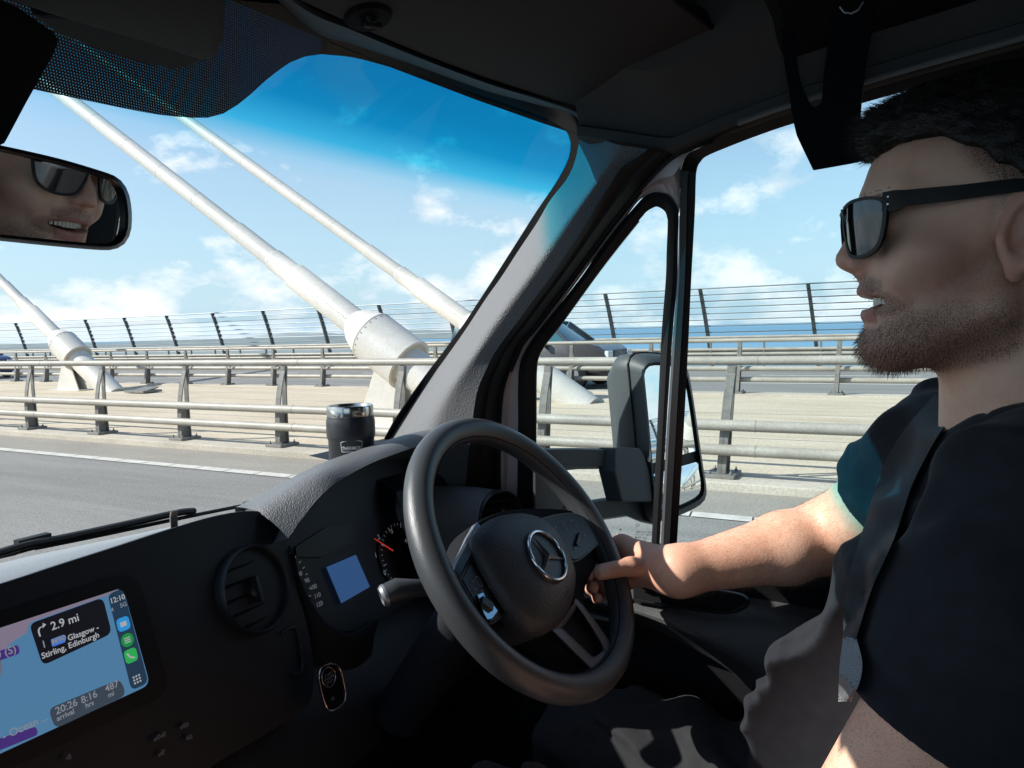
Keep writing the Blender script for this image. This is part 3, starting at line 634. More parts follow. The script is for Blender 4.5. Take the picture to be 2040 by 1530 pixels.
# --- roof, headliner, visor, header
def plane_pts(pts, n_, d_): return [onP(x, y, nz(n_), d_) for x, y in pts]
vis = [(520, -60), (600, 6), (700, 52), (840, 112), (950, 153), (1046, 184), (1110, 207), (1150, 226), (1200, 236), (1323, 217), (1406, 197), (1463, 176), (1492, 154), (1507, 136), (1503, 122), (1440, 72), (1344, 0), (1280, -50), (900, -220)]
vn = nz((0, .2, 1)); vd = .367/np.linalg.norm((0, .2, 1))+.012
m = MB(); pts = [onP(x, y, vn, vd) for x, y in vis]; m.slab(pts, vn*.022); m.build('sun_visor', M_visor, VAN, bevel=.006, smooth=True)
m = MB(); ee = smoothpts([(1344, -2), (1440, 70), (1500, 118), (1509, 136), (1496, 154), (1463, 177), (1406, 198), (1323, 218), (1200, 237)], 50); m.tube([onP(x, y, vn, vd+.003) for x, y in ee], .0035, 8); m.build('visor_piping', M_dark, VAN, True)
m = MB(); c = onP(735, 40, vn, vd-.004)
m.lathe(c, [(.020, 0), (.024, .006), (.018, .012)], vn, 20); m.build('visor_clip', M_dark, VAN, True)
m = MB(); m.lathe(onP(737, 50, vn, vd-.010), [(.006, 0), (.0075, .002), (.0075, .006)], vn, 16); m.tube([onP(722, 46, vn, vd-.010), onP(758, 52, vn, vd-.010)], .0032, 8); m.build('visor_clip_pin', M_smooth, VAN, True)
hb = [(520, -30), (624, 62), (700, 88), (806, 123), (900, 157), (978, 184), (1060, 206), (1140, 228), (1165, 262)]
ht = [(480, -90), (600, 4), (700, 50), (840, 111), (930, 146), (1000, 171), (1070, 193), (1150, 222), (1215, 250)]
A, B = cr_pair(hb, ht)
m = MB(); m.loft([[onW(*a, 1.0), onW(*a, .985), onW(*(a*.6+b*.4), .955), onW(*(a*.25+b*.75), .94), onP(*b, vn, vd+.004)] for a, b in zip(A, B)], closed=False); m.build('header_trim', mat("header_trim_grey", (.075, .077, .082), .6, bump=.2, bscale=300), VAN, True)
# headliner: curved from above the door up into the ceiling
HLp = smoothpts([(1153, 277), (1240, 289), (1335, 303), (1381, 286), (1440, 262), (1500, 240), (1575, 214), (1720, 170), (1880, 124), (2040, 80), (2300, 0), (2700, -130)], 60)
rows = []
for p in HLp:
    a = onD(*p, -.05); y = a[1]
    rows.append([a+np.array((.03, 0, .0)), a, a+np.array((-.006, 0, .004)), a+np.array((-.006, 0, .016)), a+np.array((.004, 0, .020)), a+np.array((-.008, -.0, .040)), a+np.array((-.025, 0, .062)), a+np.array((-.055, 0, .085)), np.array((.88, y, max(.385, a[2]+.10))), np.array((.70, y, .43)), np.array((.3, y, .45)), np.array((-.7, y, .45))])
for y in (-.5, -.9):
    r_ = [v.copy() for v in rows[-1]];
    for v in r_: v[1] = min(v[1], y)
    rows.append(r_)
m = MB(); m.loft(rows, closed=False); m.build('headliner', M_head, VAN, True, auto=35)
m = MB(); HL2 = [onD(*p, -.058) for p in HLp[12:]]; m.tube([h+np.array((0, 0, .003)) for h in HL2], .0035, 8); m.build('door_opening_trim', mat("grey_edge_trim", (.16, .155, .15), .5), VAN, True)
# pillar-to-headliner fill and the outer shell that keeps the light out
m = MB()
m.ribbon([onD(1153, 277, -.05), onD(1240, 289, -.05), onD(1335, 303, -.05)], [onD(1150, 240, .0), onD(1215, 250, -.03), onD(1340, 270, -.03)], (0, .002, .002))
m.b2(-.75, 1.06, -.95, .58, .47, .50)            # roof skin
xs = np.linspace(-.72, 1.1, 14); m.loft([[(x, WS(x, .285)-.004, .285), (x, WS(x, .285)-.004, .48)] for x in xs], closed=False)
m.add([(1.06, -.95, .47), (1.06, .42, .47), (1.02, .42, .275), (1.02, -.95, .275)], [(0, 1, 2, 3)])
m.b2(-.80, 1.2, -1.0, -.95, -1.3, .5); m.b2(-.80, 1.2, -.95, 1.3, -1.25, -1.2); m.b2(-.80, -.76, -.95, 1.3, -1.25, -.30); m.b2(-.80, -.76, -.95, -.5, -.3, .5); m.b2(-.80, -.76, .45, .62, -.3, .5)
m.b2(1.14, 1.17, -.95, 1.3, -1.25, -.36); m.b2(1.10, 1.16, -.98, -.56, -.36, .48); m.b2(-.8, 1.17, 1.25, 1.3, -1.2, -.42)
m.build('body_shell', mat("cab_lining", (.10, .10, .10), .85), VAN)
m = MB(); m.b2(-.758, -.74, -.94, 1.2, -1.15, -.31); m.b2(-.758, -.74, -.94, -.51, -.31, .44); m.build("passenger_bounce_lining", mat("pale_bounce_lining", (.50, .49, .47), .8), VAN)  # unseen pale lining, added to bounce fill light onto the driver's face
m = MB(); m.b2(1.0, 1.12, -.62, -.15, -.36, .40); m.build('b_pillar_trim', M_dark, VAN, bevel=.02)
m = MB(); m.add([(-.78, 1.0, -.37), (1.14, .92, -.37), (1.10, 1.25, -.42), (1.0, 1.62, -.62), (.9, 1.75, -.95), (-.4, 1.75, -.95), (-.5, 1.62, -.62), (-.7, 1.25, -.42)], [(0, 1, 2, 7), (7, 2, 3, 6), (6, 3, 4, 5)]); m.build('bonnet', mat("white_van_paint", (.70, .70, .69), .3, coat=.5), VAN)

# sensor pod and rear-view mirror
sp = [(-260, -120), (-60, -22), (20, 2), (90, 28), (180, 55), (270, 80), (350, 106), (404, 123), (424, 121), (436, 108), (446, 86), (450, 60), (452, 0), (452, -120), (100, -300)]
m = MB(); m.b2(-.02, .30, .44, .60, .250, .30); pts = [onZ(x, y, .205) for x, y in sp]; m.slab(pts, (0.0, .01, .10)); SP = m.build('sensor_pod', M_dark, VAN, bevel=.004, smooth=True)  # hidden upper block is added to keep sun off the driver's near arm
sp2 = [(60, 30), (120, 72), (200, 100), (290, 128), (345, 141), (380, 136), (404, 123), (420, 90), (300, 40)]
m = MB(); m.slab([onZ(x, y, .212) for x, y in sp2], (0, .03, .06)); m.build('pod_bracket', M_dark, SP, bevel=.004)
st_ = [(-160, -80), (40, 10), (110, 60), (127, 76), (112, 112), (60, 205), (16, 288), (-30, 300), (-160, 300)]
m = MB(); m.slab([onY(x, y, .462) for x, y in st_], (0, .05, .0)); m.build('mirror_mount_cover', M_dark, VAN, bevel=.006, smooth=True)
rm0 = ray(120, 395)*.505; face = np.array(FACE_AIM if 'FACE_AIM' in globals() else (.705, .060, .050)); rn = nz(nz(-rm0)+nz(face-rm0)); rd_ = float(np.dot(rn, rm0))
mo = [(-230, 236), (-120, 262), (0, 289), (60, 302), (130, 319), (200, 340), (232, 352), (252, 374), (261, 405), (263, 440), (259, 468), (245, 489), (222, 498), (180, 497), (90, 489), (0, 480), (-120, 468), (-230, 452), (-262, 400), (-262, 280)]
ms = resample(smoothpts(mo+[mo[0]], 120), 81)[:-1]; mcn = np.array((60, 395.))
def onR(p, o=0): return onP(p[0], p[1], rn, rd_+o)
mci = [outward_p for outward_p in outward(ms, 0)]
def inset(P, w):
    P = np.array(P); T = np.roll(P, -1, 0)-np.roll(P, 1, 0); Nn = np.stack([-T[:, 1], T[:, 0]], 1); Nn /= np.linalg.norm(Nn, axis=1)[:, None]; return P+Nn*w
i1, i2 = inset(ms, 7), inset(ms, 13)
r0 = [onR(p, -.002) for p in i2]; r1 = [onR(p, .002) for p in i1]; r2 = [onR(p, -.002) for p in ms]; cR = onR(mcn)
r3 = [p-rn*.012+(p-cR)*.0 for p in r2]; r4 = [cR+(p-cR)*.85-rn*.03 for p in r2]
m = MB(); m.loft([r0, r1, r2, r3, r4], True, False); m.add(r4, [tuple(range(len(r4)))]); RV = m.build('rear_view_mirror', M_smooth, VAN, True, auto=50)
m = MB(); m.add([onR(p, -.0015) for p in i2], [tuple(range(len(i2)))]); m.build('mirror_glass', mat("rear_mirror_glass", (.62, .62, .60), .0, 1), RV)
# ------------------------------------------------------------------ dashboard
EX, EU = np.array((1., 0, 0)), nz((0, .3, 1)); ENf = np.cross(EX, EU)      # fascia basis, normal towards the seats
PN = nz((0, 1, -.3)); KF = math.sqrt(1.09)
def onF(px, py, off=0.0): return onP(px, py, PN, (.7412)/KF-off)           # off: metres towards the seats
def onC(px, py, off=0.0): return onP(px, py, PN, (.775)/KF-off)            # instrument plane, deeper
M_fascia = mat("fascia_plastic", (.013, .014, .018), .5, bump=.25, bscale=500, bdist=.0005, spec=.4)
fo = [(-700, 1385), (-300, 1255), (0, 1162), (120, 1123), (230, 1088), (341, 1052), (420, 1029), (470, 1019), (505, 1016), (532, 1022), (552, 1040), (568, 1066), (580, 1100), (590, 1145), (600, 1195), (612, 1240), (622, 1290), (628, 1340), (622, 1390), (600, 1420), (520, 1470), (420, 1530), (300, 1620), (-100, 1800), (-700, 2000)]
fos = smoothpts(fo, 120); k0 = 0
P = [onF(*p) for p in fos]
m = MB(); cen = onF(250, 1300)
inn_ = [p+ENf*-.0 for p in P]
rings = [[p-ENf*.055 for p in P], [p-ENf*.004 for p in P], [p*1.0+ENf*.0-(p-cen)*.006 for p in P]]
m.loft(rings, True, False); m.add(rings[-1], [tuple(range(len(P)))]); DASH = m.build('dashboard', M_fascia, VAN, True, auto=35)
# top of the dash, light falling on it; ends in the demister slot
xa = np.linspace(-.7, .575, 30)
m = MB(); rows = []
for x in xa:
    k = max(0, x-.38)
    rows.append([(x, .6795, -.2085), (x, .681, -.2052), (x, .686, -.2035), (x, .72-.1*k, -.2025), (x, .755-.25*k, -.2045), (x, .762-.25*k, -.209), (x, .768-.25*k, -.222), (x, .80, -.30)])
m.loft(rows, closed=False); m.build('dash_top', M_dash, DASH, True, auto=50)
m = MB(); rows = []
for x in np.linspace(-.6, 1.08, 30): rows.append([(x, .78, -.262), (x, .82, -.262), (x, .90, -.275), (x, WS(x, -.30)-.01, -.30), (x, WS(x, -.36), -.36)])
m.loft(rows, closed=False); m.build('demister_panel', M_dark, DASH)
# instrument hood: lit rim, grained face, dark recess
Lx = [(-0, 0)]
L1 = smoothpts([(468, 1010), (485, 1003), (520, 984), (560, 962), (600, 941), (640, 922), (700, 901), (770, 877), (830, 860), (880, 855), (940, 858), (1000, 866)], 60)
L2 = smoothpts([(514, 1020), (526, 1010), (545, 998), (575, 978), (610, 956), (650, 937), (715, 911), (780, 885), (835, 867), (880, 863), (940, 868), (1000, 880)], 60)
L3 = smoothpts([(574, 1072), (582, 1062), (592, 1046), (606, 1028), (628, 1000), (665, 965), (735, 925), (800, 900), (850, 884), (885, 880), (940, 884), (1000, 900)], 60)
def hy(px, lo_, hi_): t = min(1, max(0, (px-485)/160)); return lo_+(hi_-lo_)*t
m = MB(); rows = []
for a, b, c in zip(L1, L2, L3):
    A, B, C_ = onY(*a, hy(a[0], .755, .685)), onY(*b, hy(b[0], .688, .650)), onY(*c, hy(c[0], .655, .632))
    D_ = C_+np.array((.006, .10, -.035)); E_ = C_+np.array((.01, .16, -.12))
    A0 = A*1.012+np.array((0, 0, -.004)); A00 = A*1.20+np.array((0, 0, -.012))
    rows.append(list(smoothpts([A00, A0, A, A*.4+B*.6+np.array((0, 0, .0015)), B, B*.5+C_*.5+np.array((0, -.003, .001)), C_], 26))+[C_+np.array((0, .008, -.003)), D_, E_])
m.loft(rows, closed=False); m.build('instrument_hood', M_pillar3 if 'M_pillar3' in globals() else mat("hood_grain_plastic", (.13, .134, .142), .5, bump=1.0, bscale=620, detail=1, bdist=.0011), DASH, True)
# instrument face
M_face = mat("instrument_face", (.016, .018, .026), .5)
fc = smoothpts([(560, 1060), (575, 1120), (590, 1160), (612, 1200), (640, 1235), (675, 1255), (715, 1255), (745, 1240), (775, 1250), (860, 1250), (960, 1200), (1000, 1050), (990, 880), (860, 880), (700, 920), (600, 990)], 80)
m = MB(); m.add([onC(*p, -.006) for p in fc], [tuple(range(len(fc)))]); IF_ = m.build('instrument_cluster', M_face, DASH)
# lip under the cluster and the surface that runs down from it
q = smoothpts([(583, 1085), (592, 1130), (604, 1165), (622, 1200), (645, 1232), (670, 1252), (705, 1262), (735, 1250), (752, 1232)], 40)
m = MB(); rows = []
for p in q:
    A = onC(*p, -.004); B = onC(p[0]-2, p[1]+6, .035); rows.append([A, A*.3+B*.7+ENf*.002, B+ENf*.003, B+np.array((0, .004, -.02)), B+np.array((0, .02, -.09))])
m.loft(rows, closed=False); m.build('cluster_surround', M_fascia, DASH, True)
dd = [MB() for _ in range(4)]
def dial(mb, pts): mb.add([onC(*p, -.004) for p in pts], [tuple(range(len(pts)))])
def disc_C(cx, cy, r, n=40):
    o = onC(cx, cy, -.003); return [o+r*(math.cos(a)*EX+math.sin(a)*EU) for a in np.linspace(0, 2*math.pi, n+1)[:-1]]
M_dial = mat("dial_black", (.004, .004, .006), .45)
tc_ = onC(800, 1105, -.003); TR = .050
m = MB(); m.add(disc_C(800, 1105, TR), [tuple(range(40))]); d1_ = m.build('rev_counter', M_dial, DASH)
sc_ = onC(556, 1178, -.003)
m = MB(); m.add(disc_C(556, 1178, .052), [tuple(range(40))]); d2_ = m.build('speedometer', M_dial, DASH)
m = MB()
for t, x, y, s in (("0", 766, 1139, .0075), ("1", 748, 1104, .0075), ("2", 754, 1068, .0075), ("3", 780, 1056, .0075), ("4", 808, 1075, .0075)):
    text_on(m, t, s*1.3, onC(x, y+4, 0)-EU*.002, EX, EU, .001, 'CENTER', .0001)
for k in range(17):
    a = R_(222-k*9.4); r0 = TR*.95; r1 = TR*(.80 if k % 4 == 0 else .87); e = np.array(math.cos(a)*EX+math.sin(a)*EU); s_ = np.cross(e, ENf)*.00035*(1.6 if k % 4 == 0 else 1)
    o = tc_+ENf*.002; m.add([o+e*r0+s_, o+e*r0-s_, o+e*r1-s_, o+e*r1+s_], [(0, 1, 2, 3)])
m.build('dial_marks', M_ice, d1_)
m = MB(); A, B = onC(746, 1073, .003), onC(783, 1097, .003); m.tube([A, B], [.0006, .0011], 8); m.build('needle', mat("needle_red", (.75, .06, .04), .5, emit=(.8, .05, .03), estr=.25), d1_)
m = MB(); m.lathe(onC(797, 1106, -.002), [(.010, 0), (.009, .006)], ENf, 24); m.build('needle_hub', M_dark, d1_, True)
m = MB()
for t, x, y in (("80", 597, 1143), ("90", 611, 1156), ("100", 624, 1169), ("110", 632, 1186), ("120", 636, 1203)): text_on(m, t, .0078, onC(x, y+3, 0)-EU*.001, EX, EU, .001, 'CENTER', .0001)
for k in range(9):
    a = R_(52-k*11); e = np.array(math.cos(a)*EX+math.sin(a)*EU); s_ = np.cross(e, ENf)*.0005; o = sc_+ENf*.002; m.add([o+e*.050+s_, o+e*.050-s_, o+e*.046-s_, o+e*.046+s_], [(0, 1, 2, 3)])
m.build('dial_marks', M_ice, d2_)
M_lcd = mat("cluster_lcd", (.01, .015, .04), .7, spec=.1, emit=(.032, .085, .215), estr=.55)
m = MB(); m.add([onC(x, y, -.001) for x, y in [(650, 1130), (680, 1202), (737, 1169), (709, 1105)]], [(0, 1, 2, 3)]); m.build('cluster_screen', M_lcd, DASH)
m = MB(); m.slab([onC(x, y, -.004) for x, y in [(588, 1090), (590, 1110), (640, 1110), (708, 1080), (700, 1045), (650, 1050)]], ENf*.001); m.build('warning_lamp_panel', M_dial, DASH)

# infotainment glass with its navigation page
sg = [(-260, 1300), (0, 1222), (130, 1180), (236, 1148), (262, 1150), (276, 1166), (290, 1215), (325, 1340), (328, 1372), (312, 1392), (200, 1446), (0, 1540), (-260, 1650)]
m = MB(); m.slab([onF(*p, .001) for p in sg], ENf*.003); SG = m.build('touch_screen', mat('satin_screen_glass', (.007, .007, .009), .45, spec=.3), DASH)
def scr(name, pts, col, st, off, par=None, n=0):
    P_ = smoothpts(list(pts)+[pts[0]], n)[:-1] if n else pts
    mm = MB(); mm.add([onF(*p, off) for p in P_], [tuple(range(len(P_)))]); return mm.build(name, mat(name+"_light", (.01, .01, .01), .4, emit=col, estr=st*.62), SG)
def rounded_px(c, r, k=5):
    """corner-rounded polygon in pixels"""
    out = []; n_ = len(c)
    for i in range(n_):
        p = np.array(c[i], float); a = np.array(c[i-1], float)-p; b = np.array(c[(i+1) % n_], float)-p
        la, lb = np.linalg.norm(a), np.linalg.norm(b); rr = min(r, la*.45, lb*.45); A = p+a/la*rr; B = p+b/lb*rr
        for t in np.linspace(0, 1, k): out.append((1-t)**2*A+2*t*(1-t)*p+t*t*B)
    return out
scr('map_page', rounded_px([(-240, 1334), (245, 1171), (299, 1364), (-240, 1612)], 18), (.085, .235, .42), .80, .0046)
scr('map_land', rounded_px([(-240, 1330), (240, 1172), (214, 1186), (60, 1240), (52, 1262), (30, 1275), (0, 1300), (-240, 1380)], 6), (.36, .30, .42), .55, .0048)
scr('map_land', [(-240, 1392), (0, 1305), (4, 1330), (-10, 1400), (-240, 1480)], (.36, .30, .42), .4, .0048)
scr('road_card', rounded_px([(58, 1243), (205, 1190), (223, 1262), (85, 1326)], 14), (.006, .006, .012), .6, .0050)
scr('app_column', rounded_px([(214, 1184), (245, 1172), (296, 1360), (262, 1376)], 13), (.018, .05, .10), .7, .0050)
scr('eta_card', rounded_px([(96, 1412), (240, 1352), (252, 1385), (110, 1452)], 15), (.05, .075, .11), .7, .0050)
scr('street_tag', rounded_px([(-100, 1330), (36, 1284), (40, 1302), (-100, 1350)], 7), (.07, .03, .24), .7, .0050)
scr('street_tag', rounded_px([(-100, 1504), (72, 1447), (76, 1464), (-100, 1535)], 7), (.07, .03, .24), .7, .0050)
scr('motorway_badge', rounded_px([(101, 1274), (128, 1264), (131, 1279), (104, 1289)], 3), (.06, .18, .62), .9, .0053)
for nm, x, y, col in (('app_icon', 246, 1243, (.03, .32, .75)), ('app_icon', 254, 1275, (.01, .30, .06)), ('app_icon', 261, 1306, (.03, .45, .10))):
    o = onF(x, y, .0053); rr = rrect(.0125, .0125, .0035 if y != 1275 else .006, 5)
    mm = MB(); mm.add([o+a*EX+b*EU for a, b in rr], [tuple(range(len(rr)))]); mm.build(nm, mat(nm+"_light", (.01, .01, .01), .4, emit=col, estr=.5), SG)
M_tl = mat("screen_lettering", (.01, .01, .01), .4, emit=(.55, .58, .62), estr=.40); M_td = mat("screen_lettering_dim", (.01, .01, .01), .4, emit=(.30, .33, .38), estr=.42)
m = MB(); TW = nz(EX+EU*.0)
for t, x, y, s in (("2.9 mi", 103, 1256, .0100), ("Glasgow -", 136, 1277, .0070), ("Stirling, Edinburgh", 84, 1313, .0070), ("12:10", 220, 1203, .0068)): text_on(m, t, s, onF(x, y, .0056), EX, EU, 0, 'LEFT', .00012)
# turn arrow
ar = smoothpts([(80, 1268), (77, 1257), (80, 1250), (87, 1247)], 12); m.ribbon([onF(x-1.7, y, .0057) for x, y in ar], [onF(x+1.7, y, .0057) for x, y in ar], ENf*.0001); m.add([onF(85, 1241, .0057), onF(85, 1252, .0057), onF(92, 1244, .0057)], [(0, 1, 2)])
for r in range(3):
    for c in range(3): o = onF(273, 1353, .0056)+EX*(c-1)*.0028+EU*(r-1)*.0028; m.box(o, (.0008, .0008, .00005), [EX, EU, ENf])
o = onF(261, 1306, .0057); m.tube([o+EX*-.003+EU*.003, o+EX*-.0015+EU*-.0005, o+EX*.0005-EU*.002, o+EX*.003-EU*.003], .0008, 6)
for dy in (-.002, 0, .002): o = onF(254, 1275, .0057)+EU*dy; m.box(o, (.003, .0005, .00005), [EX, EU, ENf])
o = onF(246, 1243, .0057); m.box(o, (.003, .0022, .00005), [EX, EU, ENf])
m.build('screen_lettering', M_tl, SG)
m = MB()
for t, x, y, s in (("20:26", 112, 1424, .0085), ("8:16", 163, 1402, .0085), ("487", 211, 1379, .0085), ("arrival", 114, 1437, .0060), ("hrs", 171, 1411, .0060), ("mi", 216, 1390, .0060), ("5G", 240, 1207+4, .0055), ("4", 222, 1219, .005), ("-90 (S)", -26, 1320, .0085), ("S) - Ocean ...", -18, 1486, .0085), ("1", 84, 1292, .0085), ("M90", 104, 1285, .0070)):
    m = MB(); text_on(m, t, s, onF(x, y, .0056), EX, EU, 0, 'LEFT', .0001); m.build('screen_lettering', M_td, SG)

# round air vents
def vent(name, c, n_, r, par, up=(0, 0, 1)):
    n_ = nz(n_); e1 = nz(np.cross(up, n_)); e2 = np.cross(n_, e1)
    a = MB(); a.lathe(c-n_*.03, [(r*1.0, 0), (r*1.03, .022), (r*1.02, .032), (r*.97, .036), (r*.93, .034), (r*.90, .018), (r*.90, .0)], n_, 48); v = a.build(name, M_smooth, par, True, auto=30)
    b = MB(); b.lathe(c-n_*.026, [(r*.9, 0), (r*.9, .002)], n_, 40)
    for i in (-2, -1, 0, 1, 2):
        w = r*.88*math.sqrt(1-(i*.33)**2) if abs(i*.33) < 1 else 0; b.box(c-n_*.012+e2*r*.33*i, (w, .0012, .009), [e1, nz(e2+n_*.35), nz(n_-e2*.35)])
    b.build('vent_vane', M_dark, v)
    k = MB(); k.lathe(c-n_*.008, [(r*.19, 0), (r*.18, .010), (r*.12, .012)], n_, 20); k.box(c+n_*.002, (.002, r*.3, .006), [e1, e2, n_]); k.build('vent_knob', M_smooth, v, True)
    return v
vent('air_vent', onF(508, 1174, .004), ENf+np.array((.06, 0, 0)), .0485, DASH)
vc = onX(998, 1030, .975); vn2 = nz((-.42, -.88, .12))
vent('air_vent', vc, vn2, .040, DASH)
m = MB(); rings = []
for s, f, dx in ((0, .99, 0), (.02, 1.08, 0), (.05, 1.14, -.004), (.10, 1.16, -.02), (.17, 1.02, -.05), (.23, .75, -.08)):
    c = vc+np.array((dx-.0, s, -.006)); e1 = nz(np.cross((0, 0, 1), -vn2)); e2 = np.array((0, 0, 1.))
    rings.append([c+.043*f*(math.cos(q)*e1+math.sin(q)*e2*(1 if math.sin(q) > 0 else 2.2)) for q in np.linspace(0, 2*math.pi, 33)[:-1]])
m.loft(rings, True, False); m.build('vent_pod', mat("pod_grain_plastic", (.10, .102, .108), .5, bump=.9, bscale=620, detail=1, bdist=.0010), DASH, True)
# start button plate, minor buttons
sb = smoothpts([(655, 1322), (668, 1326), (676, 1340), (681, 1362), (685, 1386), (680, 1402), (662, 1415), (650, 1414), (643, 1400), (636, 1375), (632, 1350), (638, 1330), (655, 1322)], 60)
def onB(px, py, o=0): return onP(px, py, PN, .700/KF-o)
cB = onB(660, 1368); m = MB(); pts = [onB(*p) for p in sb[:-1]]
m.slab(pts, ENf*.002); BT = m.build('start_button', M_gloss, DASH, bevel=.0006)
m = MB(); m.tube([p+ENf*.003 for p in pts]+[pts[0]+ENf*.003], .0009, 6, False); o = onB(655, 1349, .002); m.tube([o+.0105*(math.cos(q)*EX+math.sin(q)*EU) for q in np.linspace(0, 2*math.pi, 41)], .0007, 6, False); m.build('button_ring', mat("rose_chrome", (.62, .50, .45), .25, 1), BT)
m = MB(); text_on(m, "START", .0046, onB(656, 1346, .0035), EX, EU, 0, 'CENTER'); text_on(m, "ENGINE", .0046, onB(657, 1353, .0035), EX, EU, 0, 'CENTER'); text_on(m, "STOP", .0046, onB(658, 1361, .0035), EX, EU, 0, 'CENTER'); text_on(m, "(P)", .0045, onB(664, 1394, .0035), EX, EU, 0, 'CENTER'); m.build('button_lettering', M_mark, BT)
m = MB()
for x, y, w in ((313, 1470, .0035), (325, 1464, .003), (365, 1446, .0035), (372, 1444, .0025), (374, 1470, .0018), (380, 1468, .0018), (322, 1500, .0035), (137, 1508, .002)):
    o = onF(x, y, .006); m.box(o, (w, .0011, .0002), [nz(EX+EU*.35), nz(EU-EX*.35), ENf]); m.box(o+EX*w*.4, (.0009, .0022, .0002), [EX, EU, ENf])
m.build('switch_symbols', M_mark, DASH)
m = MB(); q = smoothpts([(560, 1262), (580, 1250), (592, 1256), (600, 1300), (602, 1335), (585, 1345)], 30); m.tube([onF(*p, .002) for p in q], .0016, 6); m.build('side_slot_trim', M_smooth, DASH, True)
# lower dash and steering column shroud
m = MB(); rows = []
for x in np.linspace(.40, 1.14, 14): rows.append([(x, .82, -.36), (x, .70, -.375), (x, .64, -.41), (x, .60, -.52), (x, .66, -.62), (x, .9, -.72), (x, 1.2, -1.0)])
m.loft(rows, closed=False); m.build('lower_dash', M_fascia, DASH, True)
m = MB(); rows = []
for x in np.linspace(.88, 1.14, 8): rows.append([(x, .85, -.19), (x, .76, -.20), (x, .68, -.235), (x, .65, -.30), (x, .64, -.36)])
m.loft(rows, closed=False); m.build('end_panel', M_fascia, DASH, True)

# ------------------------------------------------------------------ steering wheel (its own plane fitted to the photo)
WC = np.array((.75, .394, -.251)); WT, WY, WR, Wr = .959, -.044, .1595, .0155
w1 = np.array((math.cos(WY), math.sin(WY), 0)); wf = np.array((-math.sin(WY), math.cos(WY), 0)); w2 = wf*math.cos(WT)+np.array((0, 0, 1.))*math.sin(WT); wn = np.cross(w1, w2)
wn = wn if np.dot(wn, -WC) > 0 else -wn
wdn = float(np.dot(wn, WC))
def onWh(px, py, off=0.0): return onP(px, py, wn, wdn+off)
m = MB(); rings = []
for a in np.linspace(0, 2*math.pi, 121)[:-1]:
    rad = math.cos(a)*w1+math.sin(a)*w2; rr = Wr*(1+.06*math.exp(-((math.sin(a)-.15)/.3)**2)); r_ = []
    for q in np.linspace(0, 2*math.pi, 25)[:-1]: r_.append(WC+rad*(WR+rr*math.cos(q))+wn*rr*1.02*math.sin(q))
    rings.append(r_)
rings.append(rings[0]); m.loft(rings, True, False); SWH = m.build('steering_wheel', M_rim, VAN, True)
m = MB(); m.tube([WC+(math.cos(a)*w1+math.sin(a)*w2)*(WR-Wr*.86)+wn*Wr*.55 for a in np.linspace(0, 2*math.pi, 121)], .0007, 5, False); m.build('rim_seam', M_dark, SWH)
def dome(mb, out, h, off, k=7, cpx=None):
    P_ = [onWh(*p, off) for p in out]; c = np.mean(P_, 0) if cpx is None else onWh(*cpx, off); rings = [[p-wn*.045+(c-p)*.06 for p in P_], [p-wn*.012+(c-p)*.0 for p in P_]]
    for i in range(k):
        f = i/(k-1)*.97; rings.append([c+(p-c)*(1-f**1.15)*1.0+wn*h*math.sin(min(1, f*1.05)*math.pi/2)**.8 for p in P_])
    mb.loft(rings, True, False); mb.add(rings[-1], [tuple(range(len(P_)))]); return c
hub = smoothpts([(945, 1066), (956, 1050), (975, 1036), (1004, 1026), (1043, 1023), (1082, 1034), (1112, 1062), (1137, 1110), (1147, 1145), (1142, 1190), (1124, 1232), (1102, 1254), (1082, 1260), (1058, 1254), (1024, 1222), (988, 1170), (960, 1120), (946, 1088), (945, 1066)], 72)[:-1]
m = MB(); cH = dome(m, hub, .020, .014); m.build('airbag_cover', M_plast, SWH, True, auto=60)
# dark back of the hub and the spokes
m = MB(); back = smoothpts([(930, 1060), (950, 1040), (1000, 1018), (1060, 1012), (1130, 1015), (1180, 1030), (1205, 1075), (1190, 1120), (1165, 1180), (1175, 1240), (1210, 1300), (1195, 1335), (1140, 1310), (1085, 1272), (1020, 1248), (960, 1244), (925, 1190), (905, 1140), (918, 1090), (930, 1060)], 80)[:-1]
P_ = [onWh(*p, -.006) for p in back]; m.slab(P_, -wn*.03); m.build('spoke_plate', M_dark, SWH, bevel=.003, smooth=True)
M_pod = mat('satin_black', (.007, .007, .009), .38, spec=.35)
pod_l = smoothpts([(916, 1155), (928, 1132), (944, 1106), (962, 1128), (990, 1172), (1014, 1216), (1003, 1224), (976, 1243), (961, 1228), (936, 1190), (916, 1155)], 50)[:-1]
pod_r = smoothpts([(1072, 1036), (1110, 1026), (1145, 1024), (1172, 1038), (1190, 1062), (1196, 1076), (1186, 1088), (1142, 1119), (1118, 1080), (1098, 1056), (1072, 1036)], 50)[:-1]
for pp in (pod_l, pod_r):
    m = MB(); P_ = [onWh(*p, .004) for p in pp]; c = np.mean(P_, 0); m.loft([[p-wn*.02 for p in P_], P_, [c+(p-c)*.955+wn*.0025 for p in P_]], True, False); m.add([c+(p-c)*.955+wn*.0025 for p in P_], [tuple(range(len(P_)))]); m.build('button_pod', M_pod, SWH, True, auto=30)
m = MB()
for pp in (pod_l, pod_r): P_ = [onWh(*p, .0055) for p in pp]; m = MB(); m.tube(P_+[P_[0]], .0011, 6, False); m.build('pod_edge', M_smooth, SWH)
def wtext(m, t, px, py, s, off=.0085, al='CENTER'): text_on(m, t, s, onWh(px, py, off), w1, w2, 0, al, .00008)
m = MB()
